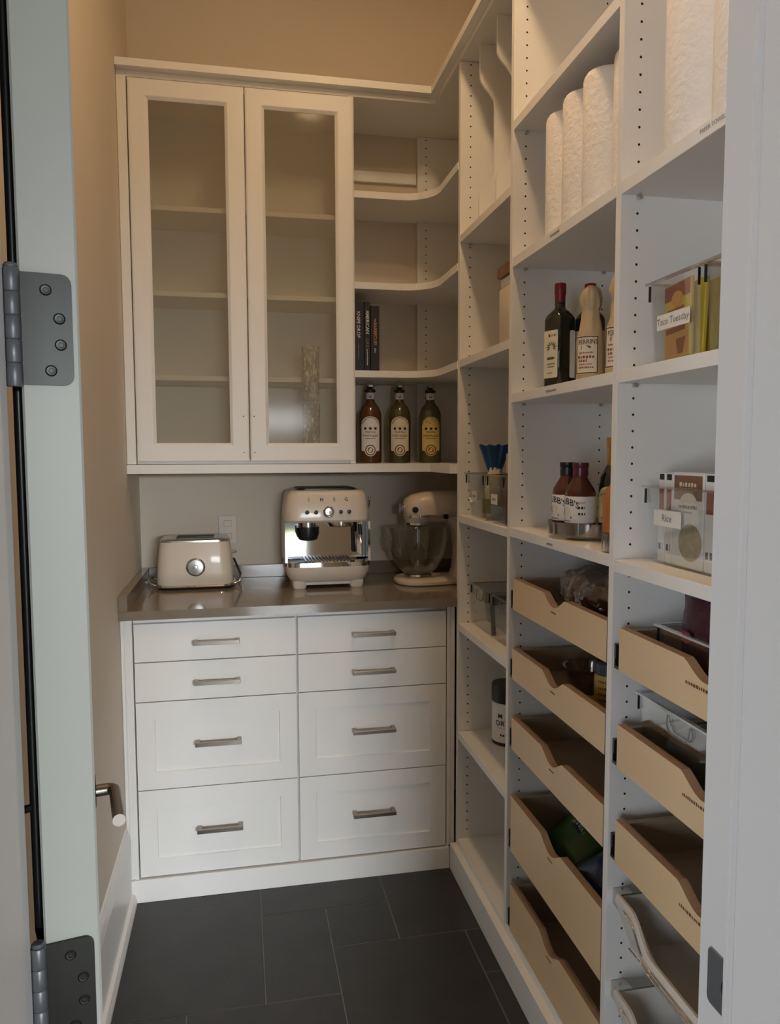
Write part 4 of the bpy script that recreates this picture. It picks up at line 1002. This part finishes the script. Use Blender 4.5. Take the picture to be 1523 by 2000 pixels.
# turntable with sauces
TX, TY = 0.832, 1.685
t = thing('turntable_tray', 'round clear tray under the barbecue sauces', 'tray', (TX, TY, 1.2573))
obj('tray', lathe([(0.0001, 0.006), (0.098, 0.006), (0.102, 0.010), (0.1045, 0.040), (0.1020, 0.040), (0.0995, 0.013), (0.096, 0.010), (0.0001, 0.010)], 48), ACREDGE, t, True)
obj('turntable_foot', lathe([(0.0001, 0.0), (0.06, 0.0), (0.06, 0.0058), (0.0001, 0.0058)], 32), ACRYL, t, True)
def bbq(x, y, label, neck, nm, ang_off):
    t = thing('barbecue_sauce', label, 'bottle', (x, y, 1.2675), 0, 'barbecue sauce bottles')
    obj('sauce_body', lathe([(0.0001, 0), (0.033, 0), (0.0355, 0.003), (0.0355, 0.098), (0.033, 0.108), (0.020, 0.130), (0.0165, 0.138), (0.0001, 0.138)], 36), SAUCE, t, True)
    obj(nm, lathe([(0.0001, 0.1382), (0.0175, 0.1382), (0.0180, 0.141), (0.0175, 0.158), (0.0190, 0.160), (0.0190, 0.170), (0.0001, 0.170)], 24), neck, t, True)
    av = math.atan2(-y, -x)
    obj('label', lathe([(0.0358, 0.030), (0.0360, 0.0305), (0.0360, 0.0915), (0.0358, 0.092)], 40, caps=False), LABEL, t, True)
    f1 = cylfn(0.0364, av+ang_off, 0)
    b = text_bm("STUBB'S", 0.021, lambda u, v: f1(u, 0.080+v-u*u*9), 'CENTER', 0, None, 0.012)
    poly_on(b, f1, [(-0.022, 0.040), (0.016, 0.040), (0.019, 0.043), (0.016, 0.046), (-0.022, 0.046)]); bars(b, f1, -0.02, 0.016, 0.035, 0.002, 2)
    bars(b, f1, 0.034, 0.050, 0.078, 0.0016, 3); bars(b, f1, 0.034, 0.050, 0.066, 0.006, 5); bars(b, f1, 0.034, 0.050, 0.052, 0.006, 6)
    poly_on(b, f1, [(-0.020, 0.050), (-0.008, 0.048), (-0.010, 0.064), (-0.022, 0.066)])
    obj('label_print', b, INK, t)
    b = nbm(); poly_on(b, f1, [(0.005+0.010*math.cos(2*PI*k/14), 0.058+0.010*math.sin(2*PI*k/14)) for k in range(14)]); obj('label_oval', b, CREAML, t)
bbq(0.788, 1.727, 'barbecue sauce bottle with black cap at the back of the tray', BLACK, 'black_cap', -1.05)
bbq(0.787, 1.653, 'barbecue sauce bottle with plum sleeved neck in front', PLUM, 'neck_sleeve', -1.05)
t = thing('marinade_bottle', 'black marinade bottle with gold neck and yellow label', 'bottle', (0.858, 1.634, 1.2675))
obj('glass_body', lathe([(0.0001, 0), (0.029, 0), (0.031, 0.003), (0.031, 0.110), (0.028, 0.135), (0.018, 0.156), (0.0135, 0.164), (0.0001, 0.164)], 36), OILG, t, True)
obj('gold_neck', lathe([(0.0001, 0.1642), (0.0135, 0.1642), (0.0130, 0.206), (0.0145, 0.207), (0.0145, 0.228), (0.0001, 0.230)], 24), GOLD, t, True)
av = math.atan2(-1.634, -0.858); f0 = cylfn(0.0314, av-0.30, 0)
b = nbm()
for k in range(14):
    u0, u1 = -0.030+0.060*k/14, -0.030+0.060*(k+1)/14; tp_ = lambda u: 0.085+math.sqrt(max(0, 0.030**2-u*u))
    b.faces.new([b.verts.new(f0(*p)) for p in ((u0, 0.030), (u1, 0.030), (u1, tp_(u1)), (u0, tp_(u0)))])
lb = obj('label', b, YELLABEL, t)
f1 = cylfn(0.0318, av-0.30, 0)
b = text_bm('ALLEGRO', 0.0125, lambda u, v: f1((0.020+v)*math.sin(u/0.021), 0.085+(0.020+v)*math.cos(u/0.021)), 'CENTER', 0, None, 0.015); obj('arched_lettering', b, INK, lb)
b = text_bm('ORIGINAL', 0.0105, lambda u, v: f1(u, 0.078+v), 'CENTER', 0, None, 0.015); bars(b, f1, -0.012, 0.012, 0.066, 0.005, 4); obj('lettering', b, ORANGEP, lb)
b = bars(nbm(), f1, -0.016, 0.016, 0.042, 0.006, 7); obj('small_print', b, INK, lb)
t = thing('amber_bottle', 'orange amber bottle standing on the shelf beside the upright', 'bottle', (0.756, 1.421, 1.2573))
obj('clear_base', lathe([(0.0001, 0), (0.024, 0), (0.028, 0.006), (0.028, 0.040), (0.0265, 0.041), (0.0001, 0.041)], 28), ACREDGE, t, True)
obj('amber_body', lathe([(0.0001, 0.0415), (0.027, 0.0415), (0.0275, 0.11), (0.020, 0.13), (0.012, 0.14), (0.0001, 0.14)], 28), AMBER, t, True)
obj('cap', lathe([(0.0001, 0.1402), (0.013, 0.1402), (0.013, 0.16), (0.0001, 0.16)], 20), BLACK, t, True)

# ------------------------------------------------------------------ bins in the bay next to the door
bin_box('organiser_bin', 'clear bin labelled Taco Tuesday with yellow packets', 0.757, 0.235, 1.290, 1.150, 1.620, 0.150, 0.008, 'bins in the bay by the door', 'Taco Tuesday', 0.49, 0.100, 0.027, 0.0175, toff=-0.004)
bin_box('organiser_bin', 'unlabelled clear bin beside the taco packets, partly behind the jamb', 0.757, 0.235, 1.120, 0.985, 1.620, 0.150, 0.008, 'bins in the bay by the door')
for k in range(6):
    lab = 'yellow taco seasoning packet in front, face showing' if k == 0 else 'yellow seasoning packet, %s in the fan behind the front one' % ('first', 'second', 'third', 'fourth', 'last')[k-1]
    t = thing('seasoning_packet', lab, 'packet', (0.774+0.019*k, 1.240-0.007*k, 1.6245), 0, 'taco seasoning packets' if k else None)
    M = Matrix.Rotation(math.radians(-4), 4, 'X') @ Matrix.Rotation(math.radians(2+2.4*k), 4, 'Y')
    b = nbm(); box(b, -0.004, 0.004, -0.041, 0.041, 0.004, 0.142, 0.002); b.transform(M)
    zmin = min(v.co.z for v in b.verts)
    for v in b.verts: v.co.z -= zmin
    obj('packet_body', b, YELLOW, t)
    if k == 0:
        fn0 = lambda d: (lambda u, v: tuple((M @ Vector((-0.0044-d, -u, v))) - Vector((0, 0, zmin))))
        b = nbm(); quad(b, fn0(0), -0.040, 0.040, 0.112, 0.140); hdp = obj('header_print', b, REDPRINT, t)
        b = nbm(); poly_on(b, fn0(0.0003), [(0.018*math.cos(2*PI*q/12), 0.112+0.014*math.sin(2*PI*q/12)) for q in range(12)]); ob_ = obj('brand_badge', b, ORANGEP, hdp)
        b = nbm(); bars(b, fn0(0), -0.030, 0.022, 0.094, 0.006, 3, gap=0.2); quad(b, fn0(0), -0.034, 0.026, 0.052, 0.062); poly_on(b, fn0(0), [(-0.002, 0.040), (0.028, 0.040), (0.020, 0.012), (0.004, 0.012)]); obj('cup_print', b, REDPRINT, t)
        b = nbm(); quad(b, fn0(-0.0001), -0.036, 0.036, 0.008, 0.050); obj('food_print', b, ORANGEP, t)
bin_box('organiser_bin', 'clear bin labelled Rice holding rice boxes', 0.783, 0.215, 1.322, 1.125, 1.250, 0.148, 0.012, 'bins in the bay by the door', 'Rice', 0.60, 0.088, 0.030, 0.019, toff=-0.040)
def rice_box(x, y, w, d, h, label, face):
    t = thing('rice_box', label, 'box', (x, y, 1.2535), 0, 'rice boxes')
    obj('carton', B(-d/2, d/2, -w/2, w/2, 0, h, 0.001), LABEL, t)
    fn = front_x(-d/2-0.0003, 0, 0)
    if face:
        b = nbm(); quad(b, fn, -w/2+0.004, w/2-0.004, h-0.050, h-0.006); obj('brown_banner', b, BROWNP, t)
        b = nbm(); poly_on(b, lambda u, v: (-d/2-0.0006, -u, v), [(0.026*math.cos(PI*k/10)+0.002, h-0.055+0.018*math.sin(PI*k/10)) for k in range(11)]); bars(b, lambda u, v: (-d/2-0.0006, -u, v), -0.026, 0.028, h-0.022, 0.008, 2); obj('banner_arch', b, CREAML, t)
        b = nbm(); bars(b, fn, -0.028, 0.028, h-0.062, 0.007, 4, gap=0.15); bars(b, fn, -0.012, 0.014, h-0.072, 0.003, 5); obj('title_print', b, GREYINK, t)
        b = nbm(); poly_on(b, fn, [(0.010+0.036*math.cos(2*PI*k/20), 0.046+0.034*math.sin(2*PI*k/20)) for k in range(20)]); obj('plate_photo', b, FOODG, t)
    else:
        b = nbm(); quad(b, fn, -w/2+0.003, w/2-0.003, h-0.014, h-0.003); bars(b, fn, -w/2+0.004, w/2-0.004, 0.03, 0.014, 3); obj('side_print', b, INK, t)['kind'] = 'stuff'
        b = nbm(); quad(b, fn, -w/2+0.003, w/2-0.003, h-0.070, h-0.030); obj('red_print', b, REDPRINT, t)
rice_box(0.872, 1.308, 0.022, 0.165, 0.170, 'narrow white rice box side, at the far end of the bin', False)
rice_box(0.872, 1.283, 0.022, 0.165, 0.170, 'narrow white rice box side, second in the bin', False)
rice_box(0.872, 1.222, 0.094, 0.166, 0.172, 'white rice box with brown banner and plate photograph', True)
rice_box(0.872, 1.150, 0.040, 0.165, 0.171, 'white rice box with dark printed edge beside the jamb', False)

# ------------------------------------------------------------------ things in the pull-out drawers
t = thing('bread_bag', 'brown loaf in a crumpled clear bag in the top pull-out', 'bread', (0.865, 1.640, 1.0545))
b = nbm(); bmesh.ops.create_icosphere(b, subdivisions=4, radius=1.0)
for v in b.verts:
    v.co.x *= 0.085; v.co.y *= 0.170; v.co.z = 0.052+v.co.z*(0.052 if v.co.z < 0 else 0.066)
noisy(b, 0.012, 14, 2); zm = min(v.co.z for v in b.verts)
for v in b.verts: v.co.z -= zm
obj('loaf', b, BREAD, t, True)
b = nbm(); bmesh.ops.create_icosphere(b, subdivisions=5, radius=1.0)
for v in b.verts:
    v.co.x *= 0.100; v.co.y *= 0.190; v.co.z = 0.060+v.co.z*(0.058 if v.co.z < 0 else 0.078)
noisy(b, 0.014, 22, 6); noisy(b, 0.005, 70, 3); zm = min(v.co.z for v in b.verts)
for v in b.verts: v.co.z -= zm-0.0005
obj('bag_film', b, BREADBAG, t, True)
t = thing('lidded_cup', 'round clear plastic tub in the second pull-out', 'tub', (0.865, 1.745, 0.8615))
obj('cup_wall', lathe([(0.0001, 0), (0.050, 0), (0.062, 0.055), (0.068, 0.058), (0.068, 0.062), (0.0615, 0.060), (0.048, 0.003), (0.0001, 0.003)], 36), CELLO, t, True)
obj('contents', lathe([(0.0001, 0.004), (0.048, 0.004), (0.054, 0.030), (0.0001, 0.032)], 28), BREAD, t, True)
t = thing('mustard_jar', 'mustard-yellow labelled jar with slate-blue lid in the second pull-out', 'jar', (0.838, 1.588, 0.8615))
obj('jar_body', lathe([(0.0001, 0), (0.034, 0), (0.036, 0.003), (0.036, 0.082), (0.033, 0.088), (0.0001, 0.088)], 32), MUSTARD, t, True)
obj('lid', lathe([(0.0001, 0.0885), (0.0345, 0.0885), (0.0355, 0.091), (0.0345, 0.114), (0.030, 0.118), (0.0001, 0.118)], 32), GREYLID, t, True)
f0 = cylfn(0.0364, math.atan2(-1.588, -0.838)-0.35, 0); b = nbm()
for q, vv in enumerate((0.075, 0.060, 0.045, 0.032)): bars(b, f0, -0.016, 0.016, vv, 0.006, q+3)
obj('jar_print', b, INKB, t)
t = thing('chip_bag', 'green bag of crisps with white lettering in the fourth pull-out', 'bag', (0.815, 1.795, 0.374))
b = pouch(0.185, 0.17, 0.075, 16, 16, 0.003, 4); turn(b, FX, 0, 0); b.transform(Matrix.Rotation(math.radians(52), 4, 'Y')); zm = min(v.co.z for v in b.verts)
for v in b.verts: v.co.z -= zm
gb = obj('bag', b, GREENBAG, t, True)
Mg = Matrix.Translation((0, 0, -zm)) @ Matrix.Rotation(math.radians(52), 4, 'Y')
bag_pt = lambda d: (lambda u, v: tuple(Mg @ Vector((-0.0415-d+0.9*u*u*5+max(0.0, v-0.10)*0.34, -u, v))))
b = nbm()
for k in range(14):
    u0, u1 = -0.06+0.12*k/14, -0.06+0.12*(k+1)/14; c = lambda u: 0.098-u*u*6
    poly_on(b, bag_pt(0.0), [(u0, c(u0)-0.014), (u1, c(u1)-0.014), (u1, c(u1)+0.010), (u0, c(u0)+0.010)])
obj('navy_band', b, NAVYBAG, gb)
obj('band_lettering', text_bm('VEGGIES & SEA SALT', 0.0145, lambda u, v: bag_pt(0.0015)(u, 0.096+v-u*u*6), 'CENTER', 0, None, 0.01), WINK, gb)
obj('script_lettering', text_bm('Garden', 0.034, lambda u, v: bag_pt(0.0015)(u+v*0.2, 0.132+v-u*u*5), 'CENTER', 0, None, 0.01), WINK, gb)
t = thing('snack_bag', 'crumpled navy blue bag behind the green one in the fourth pull-out', 'bag', (0.850, 1.560, 0.374))
b = nbm(); bmesh.ops.create_icosphere(b, subdivisions=4, radius=1.0)
for v in b.verts:
    v.co.x *= 0.092; v.co.y *= 0.135; v.co.z = 0.06+v.co.z*(0.060 if v.co.z < 0 else 0.068)
noisy(b, 0.020, 14, 9); zm = min(v.co.z for v in b.verts)
for v in b.verts: v.co.z -= zm; v.co.x = max(v.co.x, -0.095)
obj('bag', b, NAVYBAG, t, True)
# bay by the door: purple pouch in a clear bin, dark bag in a clear bin
bin_box('organiser_bin', 'clear bin around the purple pouch in the topmost pull-out by the door', 0.766, 0.20, 1.248, 1.060, 1.0525, 0.092, 0.008, 'bins in the pull-outs by the door')
t = thing('pouch', 'dark purple stand-up pouch in the pull-out below the rice', 'bag', (0.800, 1.156, 1.0562))
b = pouch(0.165, 0.150, 0.050, 14, 12, 0.003, 7, 0.06, waist=lambda v: 0.93+0.07*v); obj('pouch_body', turn(b, FX), PURPLE, t, True)
b = nbm(); poly_on(b, front_x(-0.030, 0.05, 0.085), [(-0.006, 0.006), (0.030, 0.004), (0.036, -0.010), (0.020, -0.018), (0.004, -0.012)]); obj('magenta_flash', b, MAGENTA, t)
bin_box('organiser_bin', 'clear bin with grip holding the dark bag in the middle pull-out by the door', 0.765, 0.22, 1.310, 1.050, 0.8575, 0.140, 0.008, 'bins in the pull-outs by the door', handle=True)
t = thing('snack_bag', 'crumpled charcoal bag inside the clear bin, middle pull-out by the door', 'bag', (0.852, 1.222, 0.8615))
b = nbm(); bmesh.ops.create_icosphere(b, subdivisions=4, radius=1.0)
for v in b.verts:
    v.co.x *= 0.078; v.co.y *= 0.078; v.co.z = 0.036+v.co.z*(0.036 if v.co.z < 0 else 0.042)
noisy(b, 0.013, 22, 4); zm = min(v.co.z for v in b.verts)
for v in b.verts: v.co.z -= zm; v.co.x = max(min(v.co.x, 0.080), -0.078); v.co.y = max(min(v.co.y, 0.080), -0.080)
obj('bag', b, DARKBAG, t, True)

# ------------------------------------------------------------------ chrome wire baskets with canvas liners
def basket(ztop, zbot, label):
    y0, y1 = 0.800, 1.318                         # near and far side
    t = thing('wire_basket', label, 'basket', (0.86, (y0+y1)/2, zbot), 0, 'canvas-lined wire baskets')
    xf, xb = 0.722, 1.005; yc = (y0+y1)/2
    dip = 0.052
    def ztp(y):                                   # the front dips in the middle
        d = abs(y-yc); w0, w1 = 0.130, 0.205
        if d < w0: return ztop-dip
        if d > w1: return ztop
        k = (d-w0)/(w1-w0); return ztop-dip*(0.5+0.5*math.cos(PI*k))
    N = 40; ys = [y1+(y0-y1)*k/N for k in range(N+1)]
    # liner: four walls and a floor, front wall folded over the rail
    ins = 0.010
    zb_ = zbot+0.012
    top_in = [(xf+0.003, y, ztp(y)+0.002) for y in ys]; low_in = [(xf+0.034, y1-0.03+(y0-y1+0.06)*k/N, zb_) for k in range(N+1)]
    b = nbm(); A = [b.verts.new(p) for p in low_in]; D = [b.verts.new(p) for p in top_in]
    E_ = [b.verts.new((xf-0.003, y, ztp(y)+0.0035)) for y in ys]; F_ = [b.verts.new((xf-0.006, y, ztp(y)-0.012)) for y in ys]
    G_ = [b.verts.new((xf+0.018, y1-0.025+(y0-y1+0.05)*k/N, zbot+0.010+0.003*math.sin(k*1.3))) for k, y in enumerate(ys)]
    for P_, Q_ in ((A, D), (D, E_), (E_, F_), (F_, G_)):
        for k in range(N): b.faces.new([P_[k], P_[k+1], Q_[k+1], Q_[k]])
    obj('front_canvas', b, LINEN, t, True, world=True)
    b = nbm(); c = [(xf+0.034, y1-0.03, zb_), (xf+0.034, y0+0.03, zb_), (xb-0.045, y0+0.03, zb_), (xb-0.045, y1-0.03, zb_)]
    d = [(xf+0.003, y1-0.004, ztop-0.002), (xf+0.003, y0+0.004, ztop-0.002), (xb-0.006, y0+0.004, ztop-0.002), (xb-0.006, y1-0.004, ztop-0.002)]
    vc = [b.verts.new(p) for p in c]; vd = [b.verts.new(p) for p in d]
    b.faces.new(vc)
    for i, j in ((1, 2), (2, 3), (3, 0)): b.faces.new([vc[i], vc[j], vd[j], vd[i]])
    obj('canvas_liner', b, LINEN, t, world=True)
    # chrome rails: top rail with the dip, second rail in front, verticals
    b = nbm(); tube(b, [(xf-0.0085, y, ztp(y)-0.012) for y in ys if abs(y-yc) < 0.225], 0.0026, 8); obj('front_rail', b, CHROME, t, True, world=True)
    b = nbm(); tube(b, [(xf-0.010, y, min(ztp(y), ztop-dip+0.004)-0.020) for y in ys if abs(y-yc) < 0.20], 0.0024, 8); obj('front_rail', b, CHROME, t, True, world=True)
    b = nbm(); tube(b, [(xf, y1, ztop-0.004), (xb, y1, ztop-0.004), (xb, y0, ztop-0.004), (xf, y0, ztop-0.004)], 0.003, 8); obj('top_rail', b, CHROME, t, True, world=True)
    b = nbm(); tube(b, [(xf+0.04, y1-0.026, zbot+0.004), (xb-0.04, y1-0.026, zbot+0.004), (xb-0.04, y0+0.026, zbot+0.004), (xf+0.04, y0+0.026, zbot+0.004), (xf+0.04, y1-0.026, zbot+0.004)], 0.003, 8); obj('floor_rail', b, CHROME, t, True, world=True)
    for y in (y1-0.055, y0+0.055):
        b = nbm(); tube(b, [(xf-0.009, y, ztop-0.012), (xf+0.036, y+(0.02 if y > yc else -0.02)*-1, zbot+0.004)], 0.0026, 8); obj('upright_wire', b, CHROME, t, True, world=True)
    for y, s in ((y1, 1), (y0, -1)):
        ya, yb = sorted((y+s*0.002, (PC-0.0006) if s > 0 else (PD+TH+0.0006)))
        bk_ = nbm(); box(bk_, xf+0.016, xf+0.05, ya, yb, ztop-0.052, ztop-0.018, 0.002); obj('runner_bracket', bk_, STEEL, t, world=True)
basket(0.588, 0.480, 'canvas-lined wire basket directly below the pull-outs')
basket(0.388, 0.280, 'canvas-lined wire basket lowest by the door')
